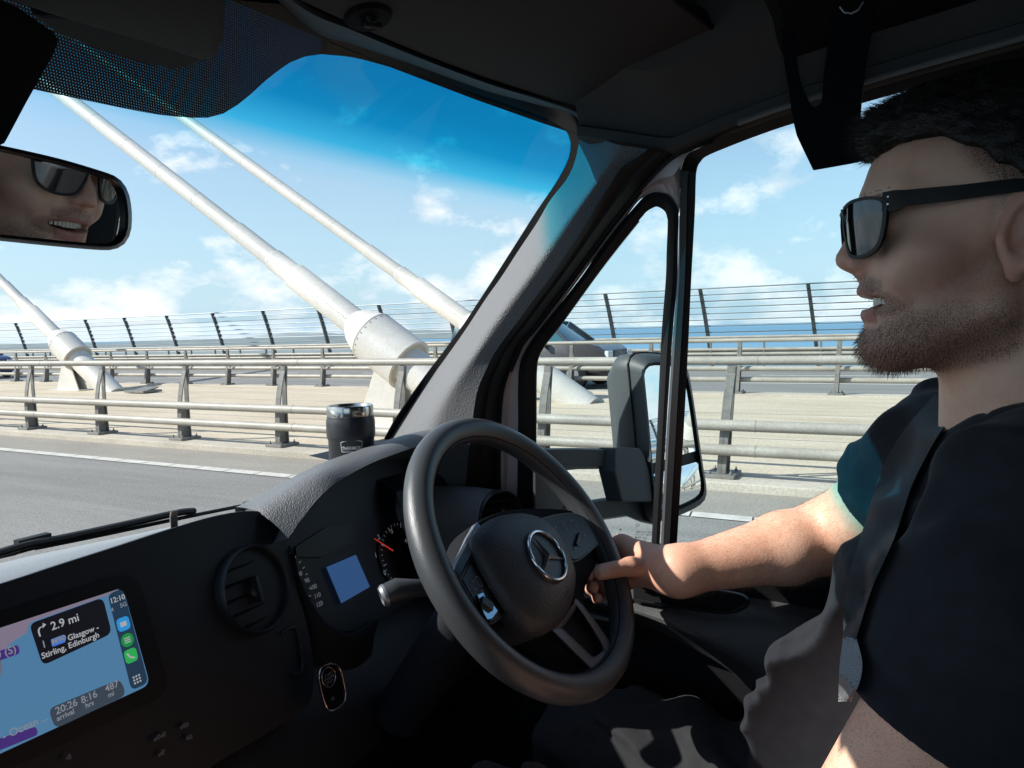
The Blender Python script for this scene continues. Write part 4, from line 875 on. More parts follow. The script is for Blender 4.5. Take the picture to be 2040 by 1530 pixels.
for x, y in ((954, 1158), (1124, 1046)):
    o = onWh(x, y, .0085); rr = rrect(.0062, .0115, .003, 5); ri = rrect(.0050, .0103, .0026, 5)
    m.ribbon([o+a*w1+b*w2 for a, b in rr]+[o+rr[0][0]*w1+rr[0][1]*w2], [o+a*w1+b*w2 for a, b in ri]+[o+ri[0][0]*w1+ri[0][1]*w2], wn*.0001)
for (x, y, t) in ((944, 1160, "o"), (962, 1148, ":"), (949, 1176, "o"), (962, 1180, "x"), (976, 1172, "n"), (997, 1200, "%"), (1109, 1052, "o"), (1140, 1040, "="), (1150, 1050, "+"), (1136, 1066, "c"), (1152, 1078, "~"), (1166, 1068, "w"), (1148, 1093, "a"), (1160, 1088, "v"), (990, 1186, "s")): wtext(m, t, x, y, .0062)
m.build('button_symbols', M_mark, SWH)
m = MB(); pts = [(949, 1186), (961, 1181), (966, 1193), (980, 1205), (990, 1218), (978, 1234), (969, 1236), (962, 1224)]; m.slab([onWh(*p, .0072) for p in pts], wn*.0016); m.build('button_chrome', mat("pale_blue_gloss", (.30, .42, .52), .10, .85), SWH, bevel=.0004)
m = MB(); m.box(onWh(970, 1203, .0105), (.0045, .0075, .002), [nz(w1*.8+w2*.6), nz(w2*.8-w1*.6), wn]); m.build('button_slider', M_smooth, SWH, bevel=.0006); m = MB(); m.box(onWh(1152, 1074, .0085), (.012, .002, .0015), [nz(w1*.9+w2*.42), nz(w2*.9-w1*.42), wn]); m.build('button_slider', M_smooth, SWH, bevel=.0006)
# satin spokes: left band and the open V at the bottom
m = MB(); A = [(952, 1040), (938, 1064), (926, 1092), (912, 1118), (904, 1136), (907, 1150), (911, 1165)]; B = [(958, 1050), (947, 1076), (940, 1100), (928, 1122), (918, 1142), (917, 1156), (920, 1172)]
m.ribbon([onWh(*p, .004) for p in resample(A, 20)], [onWh(*p, .008) for p in resample(B, 20)], -wn*.01); m.build('spoke_trim', M_silver, SWH, smooth=True)
so_ = [(1098, 1256), (1110, 1268), (1173, 1330), (1186, 1342), (1200, 1344), (1217, 1334), (1225, 1318), (1225, 1304), (1208, 1268), (1153, 1196), (1140, 1204), (1120, 1236)]
si_ = [(1118, 1252), (1126, 1256), (1176, 1304), (1182, 1308), (1189, 1306), (1196, 1301), (1200, 1296), (1199, 1288), (1188, 1268), (1151, 1212), (1146, 1216), (1128, 1242)]
so2, si2 = [resample(t+[t[0]], 73)[:-1] for t in (so_, si_)]
A2, B2 = cr_pair(so_+[so_[0]], si_+[si_[0]], 5)
m = MB(); m.loft([[onWh(*a, -.008), onWh(*a, .001), onWh(*(a*.85+b*.15), .0035), onWh(*(a*.2+b*.8), .0025), onWh(*b, .0), onWh(*b, -.008)] for a, b in zip(A2, B2)], closed=False); m.build('spoke_trim', mat("spoke_grey", (.10, .10, .115), .42, .3), SWH, True)
# three-pointed star in a ring
eo = .036; ce = onWh(1091, 1106, eo); er = .0285
m = MB(); m.tube([ce+er*(math.cos(q)*w1+math.sin(q)*w2) for q in np.linspace(0, 2*math.pi, 61)], .0016, 8, False)
m2 = MB()
hubc = onWh(1095, 1105, eo+.003)
for tip in ((1070, 1079), (1121, 1113), (1084, 1141)):
    T_ = onWh(*tip, eo); d = nz(T_-ce); s_ = np.cross(d, wn); r = er*.96; c0 = ce
    m.add([c0+d*r, c0+(d*-.10+s_*.17)*er, c0+wn*.0035, c0+(d*-.10-s_*.17)*er], [(0, 1, 2), (0, 2, 3)])
m.build('star_emblem', M_chrome, SWH, True, auto=20)
m = MB(); m.lathe(ce-wn*.016, [(er*1.12, 0), (er*1.10, .013), (er*1.02, .015), (er*.97, .0135), (er*.2, .014)], wn, 48); m.build('emblem_base', M_smooth, SWH, True, auto=30)
m = MB(); text_on(m, "AIRBAG", .0052, onWh(1131, 1184, .026), nz(w1*.93+w2*.3), nz(w2*.93-w1*.3), 0, 'CENTER'); m.build('airbag_lettering', mat("debossed_lettering", (.012, .010, .010), .8), SWH)
m = MB(); m.tube([WC-wn*.03, WC-wn*.10+np.array((0, 0, -.02)), WC-wn*.22+np.array((0, .02, -.12))], [.036, .032, .034], 24); m.build('column_shroud', M_fascia, SWH, True)
m = MB(); st = [onX(768, 1186, .645), onX(790, 1176, .655), onX(835, 1172, .68), onX(880, 1165, .72)]
m.tube(st, [.0125, .0135, .010, .009], 20); SK = m.build('column_stalk', mat("stalk_plastic", (.045, .047, .052), .45), SWH, True)
m = MB(); d = nz(st[0]-st[1]); m.lathe(st[0]-d*.001, [(.0128, 0), (.0128, .003), (.0105, .006), (.0085, .0065), (.0085, .004)], d, 28); m.build('stalk_cap', M_silver, SK, True, auto=30)
for c, k in ((onX(768, 1186, .645), 0),):
    pass

# --- things lying on or hanging in the cab
def mug():
    c = onX(697, 807, .832); t = thing('travel_mug', 'black insulated travel mug with steel lid, standing on the dash under the windscreen', 'travel mug', tuple(c-np.array((0, 0, .08)))); r = .0345
    a = MB(); zt = -.002; a.lathe(c+np.array((0, 0, -.165)), [(r*.90, .080), (r*.94, .083), (r*.94, .116), (r*.985, .1195), (r*1.0, .123), (r*1.0, .140), (r*.99, .1445), (r*.965, .147), (r*.955, .150)], (0, 0, 1), 64); a.build('mug_body', mat("mug_black_coat", (.030, .031, .035), .42, .2, coat=.15, bump=.1, bscale=500), t, True, auto=50)
    b = MB(); b.lathe(c+np.array((0, 0, -.016)), [(r*.93, 0), (r*.945, .002), (r*.955, .0135), (r*.93, .016), (r*.88, .0155), (r*.84, .012), (r*.5, .010)], (0, 0, 1), 64); b.build('mug_lid', mat("brushed_steel", (.62, .60, .57), .18, 1), t, True, auto=40)
    d = MB(); up = np.array((0, 0, 1.)); tocam = nz(np.array((-c[0], -c[1], 0))); rt = np.cross(up, tocam) * 1.0
    rt = np.cross(up, tocam)
    ctr = c+np.array((0, 0, -.0553)); rb = r*.94+.0006
    def wrap(u, v, e=0): a_ = u/rb; return ctr+tocam*(rb+e)*math.cos(a_)+rt*(rb+e)*math.sin(a_)+up*v
    V, Fc = text_mesh("THERMOS.", .0125, 0, 'CENTER', .0002); xs = [v[0] for v in V]; w = (max(xs)-min(xs)); s = .0275/w
    d.add([wrap(v[0]*s, v[1]*s*1.15-.0046) for v in V], Fc)
    of = [(-.0155, .0065), (-.008, .0085), (0, .0092), (.008, .0085), (.0155, .0065), (.0152, .0), (.0142, -.0075), (0, -.0078), (-.0142, -.0075), (-.0152, .0), (-.0155, .0065)]
    of = resample(of, 60); d.ribbon([wrap(u, v) for u, v in of], [wrap(u*.955, v*.90) for u, v in of], tocam*.0001)
    d.build('mug_lettering', mat("mug_print", (.75, .75, .75), .5), t)
mug()
c = onY(348, 1052, .70); m = MB(); w_ = .0042
ax = nz(np.array((1, -.1, 0)))
m.ribbon([c-ax*w_+np.array((0, 0, z))+np.array((0, -.002 if z > .012 else 0, 0)) for z in (-.02, 0, .012, .019)], [c+ax*w_+np.array((0, 0, z))+np.array((0, -.002 if z > .012 else 0, 0)) for z in (-.02, 0, .012, .019)], (0, .0016, 0))
tag(m.build('metal_clip', mat("clip_steel", (.42, .40, .36), .35, .9), bevel=.0006, smooth=True), 'small upright metal clip stuck in the slot on top of the dashboard', 'clip')
# wiper resting outside the windscreen
wp = [(-160, 1150), (0, 1101), (60, 1084), (120, 1073), (240, 1047), (352, 1022), (386, 1018)]
m = MB(); m.tube([onW(*p, 1.012) for p in smoothpts(wp, 30)], .0065, 8, flat=.8); WI = m.build('wiper', M_rubber, VAN, True)
m = MB(); m.tube([onW(*p, 1.02) for p in smoothpts([(-160, 1128), (0, 1104), (65, 1086)], 12)], .006, 8); m.box(onW(66, 1081, 1.022), (.02, .006, .008)); m.tube([onW(*p, 1.006) for p in smoothpts([(70, 1092), (200, 1066), (380, 1028), (480, 1008)], 12)], .003, 6); m.build('wiper_arm', M_rubber, WI, True)
# black strap loop with its flap, hanging from the overhead shelf
M_strap = mat("black_webbing", (.004, .004, .006), .8, bump=.4, bscale=700, bdist=.0005, spec=.15)
SX = .90
def sx(pts, x=SX): return [onX(a, b, x) for a, b in pts]
out_ = [(1652, -60), (1652, 60), (1641, 146), (1637, 197), (1612, 202), (1598, 172), (1590, 140), (1584, 100), (1580, -60), (1548, -60), (1556, 60), (1561, 115), (1573, 190), (1577, 225), (1581, 245), (1587, 270), (1601, 300), (1620, 339), (1660, 332), (1699, 325), (1713, 320), (1713, 247), (1716, 206), (1720, 170), (1727, 114), (1736, 62), (1740, -60)]
ST = thing('hanging_strap', 'black webbing strap looped down from the overhead shelf, in front of the driver forehead', 'strap', tuple(onX(1650, 60, SX)))
m = MB(); m.slab(sx([(1650, -120), (1652, 60), (1641, 146), (1637, 200), (1634, 240), (1660, 300), (1700, 300), (1713, 247), (1716, 206), (1720, 170), (1727, 114), (1736, 62), (1745, -120)]), (.006, 0, 0)); m.build('strap_band', M_strap, ST, bevel=.001)
m = MB(); m.slab(sx([(1545, -120), (1556, 60), (1561, 115), (1573, 190), (1577, 225), (1600, 262), (1640, 262), (1612, 202), (1598, 172), (1590, 140), (1584, 100), (1574, -120)], SX-.004), (.003, 0, 0)); m.build('strap_cord', M_strap, ST)
m = MB(); m.slab(sx([(1577, 220), (1600, 200), (1625, 215), (1638, 200), (1716, 200), (1713, 247), (1716, 300), (1720, 320), (1699, 325), (1660, 332), (1620, 339), (1601, 300), (1587, 270), (1581, 245)], SX-.008), (.003, 0, 0)); m.build('strap_flap', M_strap, ST, bevel=.001)
# overhead shelf lip
m = MB(); rows = []
for px_, py_, py2 in ((1520, 40, -60), (1560, 110, -60), (1573, 115, -60), (1646, 91, -90), (1736, 64, -110), (1900, 14, -140), (2100, -50, -200), (2400, -150, -250)):
    a = onX(px_, py_, .93); rows.append([a+np.array((.05, 0, .02)), a+np.array((.004, 0, 0)), a, a+np.array((-.012, 0, .004)), a+np.array((-.05, 0, .03)), a+np.array((-.35, 0, .06)), a+np.array((-.9, 0, .06))])
m.loft(rows, closed=False); m.build('overhead_shelf', M_dark, VAN, True, auto=30)
# coat hook glint on the shelf
m = MB(); o = onX(1696, 22, .80); m.tube([o+np.array((0, .010, .006)), o+np.array((0, .006, 0)), o+np.array((0, 0, -.002)), o+np.array((0, -.006, 0)), o+np.array((0, -.010, .006))], .0009, 6); m.build('shelf_hook', M_silver, VAN)

# ------------------------------------------------------------------ other traffic
def car(name, loc, label, group, body, sc=1.0):
    """driving towards -y; loc = centre of the footprint on the road"""
    t = thing(name, label, 'car', loc, group); L = np.array(loc, float)
    Hs = [(-2.35, .55, .86), (-2.30, .95, .90), (-2.1, 1.10, .93), (-1.5, 1.20, .95), (-1.2, 1.24, .95), (2.2, 1.28, .95), (2.36, 1.1, .93), (2.38, .5, .88)]
    def sec(y, z0, z1, w): return [L+np.array(p)*sc for p in ((-w, y, z0+.1), (-w, y, z1-.12), (-w+.10, y, z1), (w-.10, y, z1), (w, y, z1-.12), (w, y, z0+.1), (w-.1, y, z0), (-w+.1, y, z0))]
    b = MB(); b.loft([sec(y, .34, z, w) for y, z, w in Hs]); body_o = b.build('body', body, t, True, auto=40)
    g = MB(); roof = [(-1.28, 1.20, .86, 1.20), (-.62, 1.74, .74, 1.24), (-.3, 1.82, .72, 1.26), (1.9, 1.80, .72, 1.26), (2.25, 1.70, .72, 1.26), (2.34, 1.26, .84, 1.25)]
    def cs(y, z, w, zb): return [L+np.array(p)*sc for p in ((-.90, y, zb), (-w, y, z-.02), (-w+.06, y, z), (w-.06, y, z), (w, y, z-.02), (.90, y, zb))]
    g.loft([cs(*r) for r in roof]); g.build('cabin', M_carglass, t, True, auto=40)
    r = MB(); r.loft([[L+np.array(p)*sc for p in ((-w, y, z-.03), (-w+.06, y, z+.012), (w-.06, y, z+.012), (w, y, z-.03))] for y, z, w, _ in roof[1:5]], closed=False)
    for s in (-1, 1):
        for y0_, y1_, zz in ((-1.28, -.62, 0), (.75, .75, 1), (1.75, 1.95, 1)): r.tube([L+np.array((s*.90, y0_, 1.22))*sc, L+np.array((s*.735, y1_, 1.73))*sc], .035*sc, 6)
        r.tube([L+np.array((s*.66, .05, 1.87))*sc, L+np.array((s*.66, 2.0, 1.86))*sc], .022*sc, 6)
    r.build('roof', body, t, True)
    for s in (-1, 1):
        for y in (-1.45, 1.45):
            w = MB(); c = L+np.array((s*.80, y, .38))*sc; w.lathe(c, [(.30*sc, 0), (.38*sc, .01), (.38*sc, .20*sc), (.30*sc, .22*sc)], (s, 0, 0), 28); wo = w.build('wheel', M_rubber, t, True, auto=30)
            w = MB(); w.lathe(c+np.array((s*.20*sc, 0, 0)), [(.25*sc, 0), (.24*sc, .02), (.06, .03)], (s, 0, 0), 20); w.build('rim', M_silver, wo, True)
        h = MB(); h.box(L+np.array((s*.70, -2.33, .88))*sc, (.17*sc, .05*sc, .09*sc)); h.build('headlight', mat("headlamp_lens", (.75, .78, .80), .08, coat=1), t, bevel=.02)
        mm = MB(); mm.box(L+np.array((s*1.04, -.62, 1.22))*sc, (.11*sc, .05*sc, .08*sc)); mm.build('wing_mirror', body, t, bevel=.02)
        d = MB(); d.box(L+np.array((s*.955, .1, .80))*sc, (.004, .006, .42*sc)); d.box(L+np.array((s*.955, 1.1, .80))*sc, (.004, .006, .42*sc)); d.build('door_gap', M_rubber, t)
    g = MB(); g.box(L+np.array((0, -2.36, .86))*sc, (.5*sc, .02, .12*sc)); g.box(L+np.array((0, -2.37, .55))*sc, (.75*sc, .03, .12*sc)); gr = g.build('grille', M_rubber, t)
    g = MB()
    for k in range(-4, 5): g.box(L+np.array((0, -2.385, .86+.024*k))*sc, (.46*sc, .008, .004*sc))
    g.box(L+np.array((0, -2.41, .55))*sc, (.26*sc, .006, .055*sc)); g.build('grille_bar', M_silver, gr)
    return t
M_carglass = mat("car_window_glass", (.03, .12, .15), .06, spec=.8, coat=.6)
car('car', (21.9, float(onX(1245, 700, 21.9)[1])+2.95, ZR), 'dark brown four-by-four on the opposite carriageway, seen through the quarter window', 'cars on the opposite carriageway', mat("dark_car_paint", (.075, .068, .070), .25, .3, coat=.5), 1.18)
car('car', (21.9, float(onX(-6, 712, 21.9)[1])+2.4, ZR), 'small dark blue car far down the opposite carriageway, at the left edge of view', 'cars on the opposite carriageway', mat("blue_car_paint", (.015, .03, .12), .25, .3, coat=.6), 1.0)
# ------------------------------------------------------------------ signed distance modelling (for the driver)
def sd_ell(p, c, r): q = (p-np.array(c))/np.array(r); k = np.linalg.norm(q, axis=1); k2 = np.linalg.norm(q/np.array(r), axis=1)+1e-9; return k*(k-1)/k2
def sd_cone(p, a, b, ra, rb):
    a = np.array(a, float); b = np.array(b, float); ab = b-a; t = np.clip(((p-a)@ab)/(ab@ab), 0, 1); return np.linalg.norm(p-a-t[:, None]*ab, axis=1)-(ra+(rb-ra)*t)
def smin(a, b, k): h = np.clip(.5+.5*(b-a)/k, 0, 1); return b*(1-h)+a*h-k*h*(1-h)
def smax(a, b, k): return -smin(-a, -b, k)
def sdf_mesh(f, lo, hi, h, B=12):
    """surface nets on a sparse grid of blocks"""
    lo = np.array(lo, float); n = np.ceil((np.array(hi)-lo)/h/B).astype(int)
    I = np.stack(np.meshgrid(*[np.arange(k) for k in n], indexing='ij'), -1).reshape(-1, 3)
    cen = lo+(I+.5)*B*h; d = f(cen); I = I[np.abs(d) < B*h*.95+.012]
    o = np.stack(np.meshgrid(*[np.arange(B+1)]*3, indexing='ij'), -1).reshape(-1, 3)
    cells = []; VV = []; EK = []
    for s in range(0, len(I)):
        J = I[s:s+1]; G_ = (J[:, None]*B+o[None]).reshape(-1, 3); D = f(lo+G_*h).reshape(len(J), B+1, B+1, B+1)
        cs = [D[:, i:B+i, j:B+j, k:B+k] for i in (0, 1) for j in (0, 1) for k in (0, 1)]
        S = np.stack([c < 0 for c in cs], -1); m_ = S.any(-1) & ~S.all(-1)
        w = np.argwhere(m_)
        if not len(w): continue
        vals = np.stack([c[m_] for c in cs], -1); acc = np.zeros((len(w), 3)); cnt = np.zeros(len(w))
        corner = np.array([(i, j, k) for i in (0, 1) for j in (0, 1) for k in (0, 1)], float)
        for a in range(8):
            for ax in range(3):
                b = a | (4, 2, 1)[ax]
                if b == a: continue
                va, vb = vals[:, a], vals[:, b]; cr_ = (va < 0) != (vb < 0); t = np.where(cr_, va/(va-vb+1e-12), 0); pt = corner[a]+(corner[b]-corner[a])*t[:, None]
                acc[cr_] += pt[cr_]; cnt[cr_] += 1
        g = J[w[:, 0]]*B+w[:, 1:]; cells.append(g); VV.append(lo+(g+acc/cnt[:, None])*h)
        EK.append(np.stack([(vals[:, 0] < 0) != (vals[:, 4] < 0), (vals[:, 0] < 0) != (vals[:, 2] < 0), (vals[:, 0] < 0) != (vals[:, 1] < 0), vals[:, 0] < 0], 1))
    Cc = np.concatenate(cells); V = np.concatenate(VV); E = np.concatenate(EK)
    M = (n*B+4)[0]*7+100000; key = lambda c: (c[:, 0]*4096+c[:, 1])*4096+c[:, 2]+5000
    K = key(Cc); so_ = np.argsort(K); Ks = K[so_]; Fc = []
    def find(c):
        k = key(c); i = np.clip(np.searchsorted(Ks, k), 0, len(Ks)-1); ok = Ks[i] == k; return np.where(ok, so_[i], -1)
    for ax in range(3):
        e = np.argwhere(E[:, ax])[:, 0]; c = Cc[e]; u, v = [(1, 2), (2, 0), (0, 1)][ax]; du = np.zeros(3, int); du[u] = 1; dv = np.zeros(3, int); dv[v] = 1
        q = np.stack([e, find(c-du), find(c-du-dv), find(c-dv)], 1); ok = (q >= 0).all(1); q = q[ok]; ins = E[e, 3][ok]
        q = np.where(ins[:, None], q, q[:, ::-1]); Fc.append(q)
    return V, np.concatenate(Fc)
def np_mesh(name, V, Fc, mt, parent=None, attrs=None):
    me = bpy.data.meshes.new(name); me.vertices.add(len(V)); me.vertices.foreach_set("co", np.asarray(V, np.float32).ravel())
    k = Fc.shape[1]; me.loops.add(len(Fc)*k); me.loops.foreach_set("vertex_index", Fc.ravel().astype(np.int32)); me.polygons.add(len(Fc)); me.polygons.foreach_set("loop_start", np.arange(0, len(Fc)*k, k, dtype=np.int32))
    me.update(calc_edges=True); me.validate()
    for nm, v in (attrs or {}).items():
        a = me.attributes.new(nm, 'FLOAT', 'POINT'); a.data.foreach_set("value", np.asarray(v, np.float32))
    return link(name, me, mt, parent, True)
_rs = np.random.RandomState(11)
_G = _rs.rand(64, 64, 64).astype(np.float32)
def vnoise(p, s):
    q = np.asarray(p)*s; i = np.floor(q).astype(int); f = q-i; f = f*f*(3-2*f); i &= 63; j = (i+1) & 63
    def g(a, b, c): return _G[a[:, 0], b[:, 1], c[:, 2]]
    x0 = g(i, i, i)*(1-f[:, 0])+g(j, i, i)*f[:, 0]; x1 = g(i, j, i)*(1-f[:, 0])+g(j, j, i)*f[:, 0]; x2 = g(i, i, j)*(1-f[:, 0])+g(j, i, j)*f[:, 0]; x3 = g(i, j, j)*(1-f[:, 0])+g(j, j, j)*f[:, 0]
    return (x0*(1-f[:, 1])+x1*f[:, 1])*(1-f[:, 2])+(x2*(1-f[:, 1])+x3*f[:, 1])*f[:, 2]
def sstep(a, b, x): t = np.clip((x-a)/(b-a), 0, 1); return t*t*(3-2*t)

# ------------------------------------------------------------------ the driver
HS, HYAW, HPIT = .975, R_(11), R_(1.5)
HP = np.array((.775, -.0445, .0645))
hf = np.array((-math.sin(HYAW)*math.cos(HPIT), math.cos(HYAW)*math.cos(HPIT), math.sin(HPIT))); hr = np.array((math.cos(HYAW), math.sin(HYAW), 0)); hu = np.cross(hr, hf)
HM = np.array([hr, hf, hu])
def toL(p): return (p-HP)@HM.T/HS
def toW(l): return HP+HS*(np.asarray(l, float)@HM)
def pxL(px, py, X): """line of sight met with the head plane local X"""; r = ray(px, py); t = (X*HS+HP@hr)/(r@hr); return toL((r*t)[None])[0]
def head_sdf(q):
    a = q.copy(); a[:, 0] = np.abs(a[:, 0])
    d = sd_ell(q, (0, -.012, .040), (.075, .099, .084))
    d = smin(d, sd_ell(q, (0, .040, .052), (.060, .0555, .052)), .02)
    d = smin(d, sd_ell(q, (0, .042, -.015), (.060, .048, .066)), .02)
    d = smin(d, sd_cone(a, (.052, .000, -.058), (.012, .070, -.094), .021, .021), .022)
    d = smin(d, sd_ell(q, (0, .045, -.080), (.040, .042, .030)), .02)
    d = smin(d, sd_ell(a, (.044, .054, -.014), (.021, .024, .019)), .016)             # cheekbone, lifted by the smile
    d = smin(d, sd_ell(a, (.034, .070, -.030), (.017, .016, .017)), .014)
    d = smin(d, sd_cone(a, (.010, .0875, .040), (.046, .070, .040), .0115, .010), .014)   # brow
    d = smin(d, sd_ell(q, (0, .073, -.045), (.034, .023, .032)), .014)
    # nose
    n_ = sd_cone(q, (0, .089, .030), (0, .1035, .003), .0075, .0088); n_ = smin(n_, sd_ell(q, (0, .1065, -.0105), (.0115, .0125, .0105)), .010)
    n_ = smin(n_, sd_ell(a, (.0128, .0975, -.0175), (.0072, .0125, .0082)), .006); n_ = smin(n_, sd_cone(q, (0, .112, -.014), (0, .098, -.026), .006, .005), .006)
    d = smin(d, n_, .010)
    d = smax(d, -sd_ell(a, (.0065, .1050, -.0262), (.0035, .0062, .004)), .004)
    d = smax(d, -sd_ell(a, (.033, .1015, .020), (.020, .017, .0145)), .014)                # orbit
    d = smin(d, sd_ell(a, (.032, .072, .019), (.0145, .0145, .0135)), .005)
    # lips drawn into an open smile
    ul = smin(sd_cone(a, (0, .0955, -.0425), (.014, .0900, -.0425), .0055, .005), sd_cone(a, (.014, .0900, -.0425), (.0300, .0735, -.0420), .005, .0035), .004)
    ll = smin(sd_cone(a, (0, .0905, -.0640), (.013, .0868, -.0615), .006, .0055), sd_cone(a, (.013, .0868, -.0615), (.0295, .0725, -.0450), .0055, .003), .004)
    d = smin(d, ul, .006); d = smin(d, ll, .006)
    cav = sd_ell(a, (0, .085, -.0530), (.0285, .030, .0062)); d = smax(d, -cav, .003)
    d = smax(d, -sd_cone(a, (.026, .099, -.022), (.040, .084, -.052), .009, .007)-.0005, .010)      # smile line
    d = smin(d, sd_ell(q, (0, .0795, -.092), (.019, .0165, .0165)), .014)                 # chin
    d = smax(d, -sd_ell(q, (0, .1035, -.0775), (.018, .009, .006)), .008)
    # ear
    e = a-np.array((.077, -.012, .000)); ca, sa = math.cos(.22), math.sin(.22)
    y_, z_ = e[:, 1]*ca+e[:, 2]*sa, -e[:, 1]*sa+e[:, 2]*ca; x_ = e[:, 0]-y_*-.35
    rr = np.sqrt((y_/.0165)**2+((z_-.002)/.0285)**2); ring = np.sqrt(((rr-1)*.018)**2+(x_-.004)**2)-.0042
    plate = np.maximum((rr-1)*.016, np.abs(x_+.001)-.0028); tr_ = np.linalg.norm(e-np.array((-.002, .016, -.003)), axis=1)-.0055
    anti = np.sqrt(((rr-.58)*.018)**2+(x_-.002)**2)-.0032; anti = np.where(y_ < .004, anti, .05)
    lobe = sd_ell(e, (-.001, .006, -.030), (.0045, .0085, .0105))
    er = smin(smin(ring, plate, .004), smin(smin(tr_, lobe, .005), anti, .004), .004)
    er = smax(er, -(np.linalg.norm((e-np.array((.004, .007, -.003)))/np.array((1, 1, 1.3)), axis=1)-.0068), .003)
    d = smin(d, er, .006)
    return d
NB0, NB1 = toW((0, -.028, -.055)), np.array((.79, -.080, -.128))
SHR, ELR, WRR = np.array((.960, -.035, -.150)), np.array((1.05, .100, -.280)), onX(1352, 1138, .905)
SHL, ELL, WRL = np.array((.605, -.090, -.138)), np.array((.563, .068, -.455)), np.array((.60, .25, -.555))
def rimp(a): return WC+(math.cos(a)*w1+math.sin(a)*w2)*WR
# angle on the rim where the hand sits
def _pj(P): c = P@RM; return np.array((CX_-F_*c[0]/c[2], CY_+F_*c[1]/c[2]))
_best = min(np.linspace(-1.2, .9, 200), key=lambda a: np.linalg.norm(_pj(rimp(a))-np.array((1222, 1128)))); HA = float(_best)
HRad = math.cos(HA)*w1+math.sin(HA)*w2; HT_ = -math.sin(HA)*w1+math.cos(HA)*w2; HC = rimp(HA)
def hp(r, n_, t): return HC+HRad*r+wn*n_+HT_*t          # radial, towards the driver, along the rim (up)
FING = []                                           # finger chains round the rim
for i, (t0, tt, ln) in enumerate(((.044, .011, 1.0), (.027, -.007, 1.06), (.009, -.024, 1.0), (-.007, -.039, .86))):
    k = ln; mcp = hp(.049*k, -.006, t0); pip = hp(.027*k, -.0335, t0*.55+tt*.45+.004); dip = hp(-.010, -.0325*min(1, k), t0*.25+tt*.75); tip = hp(-.0300*k**.5, -.0160, tt)
    FING.append((mcp, pip, dip, tip, (.0105, .0094, .0084, .0073) if i < 3 else (.0092, .0080, .0072, .0063)))
TH = (WRR*.62+hp(.055, .008, -.014)*.38, hp(.052, .026, -.008), hp(.000, .0275, -.013), hp(-.043, .0100, -.018))
# relaxed left hand resting low on the thigh
LH = WRL; ld = nz(np.array((.35, .80, -.25))); ls = nz(np.cross(ld, (0, 0, 1))); lu = np.cross(ls, ld)
def nearb(p, c, r):
    a, b = p.min(0), p.max(0); c = np.array(c); q = np.maximum(0, np.maximum(a-c, c-b)); return np.linalg.norm(q) < r
def body_sdf(p):
    big = np.ptp(p[:, 0]) > .3
    H_ = big or nearb(p, HP, .20)
    d = head_sdf(toL(p))*HS if H_ else np.full(len(p), 1.0)
    if big or nearb(p, NB1, .38): d = smin(d, sd_cone(p, NB0, NB1, .056, .066), .022)
    if big or nearb(p, NB1, .38): d = smin(d, sd_cone(p, toW((.03, -.045, -.045)), NB1+np.array((.03, -.02, .01)), .030, .038), .02); d = smin(d, sd_cone(p, toW((-.03, -.045, -.045)), NB1+np.array((-.03, -.02, .01)), .030, .038), .02)
    if big or nearb(p, NB1, .38): d = smin(d, sd_cone(p, NB1+np.array((0, -.01, -.005)), SHR+np.array((-.03, 0, .01)), .050, .050), .03); d = smin(d, sd_cone(p, NB1+np.array((0, -.01, -.005)), SHL+np.array((.03, 0, .01)), .050, .050), .03)
    if big or nearb(p, (.79, -.1, -.45), .42): d = smin(d, sd_ell(p, (.79, -.11, -.31), (.135, .09, .16)), .02); d = smin(d, sd_ell(p, (.79, -.08, -.44), (.13, .11, .12)), .02); d = smin(d, sd_ell(p, (.79, -.13, -.60), (.14, .10, .08)), .02)
    for S, E_, Wt in ((SHR, ELR, WRR), (SHL, ELL, WRL)):
        if not (big or nearb(p, E_, .36)): continue
        d = smin(d, sd_cone(p, S, E_, .058, .046), .02)
        m1 = E_+(Wt-E_)*.32+np.array((0, 0, -.002)); d = smin(d, sd_cone(p, E_, m1, .045, .0455), .02); d = smin(d, sd_cone(p, m1, Wt, .0445, .0275), .014)
    for s, hx in ((1, .87), (-1, .70)):
        if not (big or (p[:, 2].min() < -.38)): continue
        d = smin(d, sd_cone(p, (hx, -.08, -.60), (hx+s*.03, .36, -.58), .085, .062), .03); d = smin(d, sd_cone(p, (hx+s*.03, .38, -.58), (hx+s*.02, .56, -.98), .058, .045), .02)
        d = smin(d, sd_cone(p, (hx+s*.02, .56, -.98), (hx+s*.02, .68, -1.10), .045, .035), .02); d = smin(d, sd_cone(p, (hx+s*.02, .62, -1.13), (hx+s*.02, .80, -1.10), .040, .030), .02)
    # right hand: palm wedge from the wrist to the knuckles, fingers round the rim, thumb across its front
    if not (big or nearb(p, HC, .16)): return left_hand(p, d, big)
    pm = smin(sd_cone(p, WRR, hp(.050, .0, .036), .0250, .0150), sd_cone(p, WRR, hp(.050, .004, -.004), .0250, .0165), .02)
    pm = smin(pm, sd_cone(p, hp(.048, -.004, .040), hp(.046, -.002, -.006), .0130, .0125), .012); d = smin(d, pm, .02)
    fd = None
    for a, b, c, e_, r in FING:
        q = smin(smin(sd_cone(p, a, b, r[0]+.001, r[1]), sd_cone(p, b, c, r[1], r[2]), .004), sd_cone(p, c, e_, r[2], r[3]), .004); fd = q if fd is None else smin(fd, q, .0025)
    d = smin(d, fd, .007)
    t_ = smin(smin(sd_cone(p, TH[0], TH[1], .0195, .0150), sd_cone(p, TH[1], TH[2], .0145, .0115), .010), sd_cone(p, TH[2], TH[3], .0115, .0098), .006); d = smin(d, t_, .014)
    return left_hand(p, d, big)
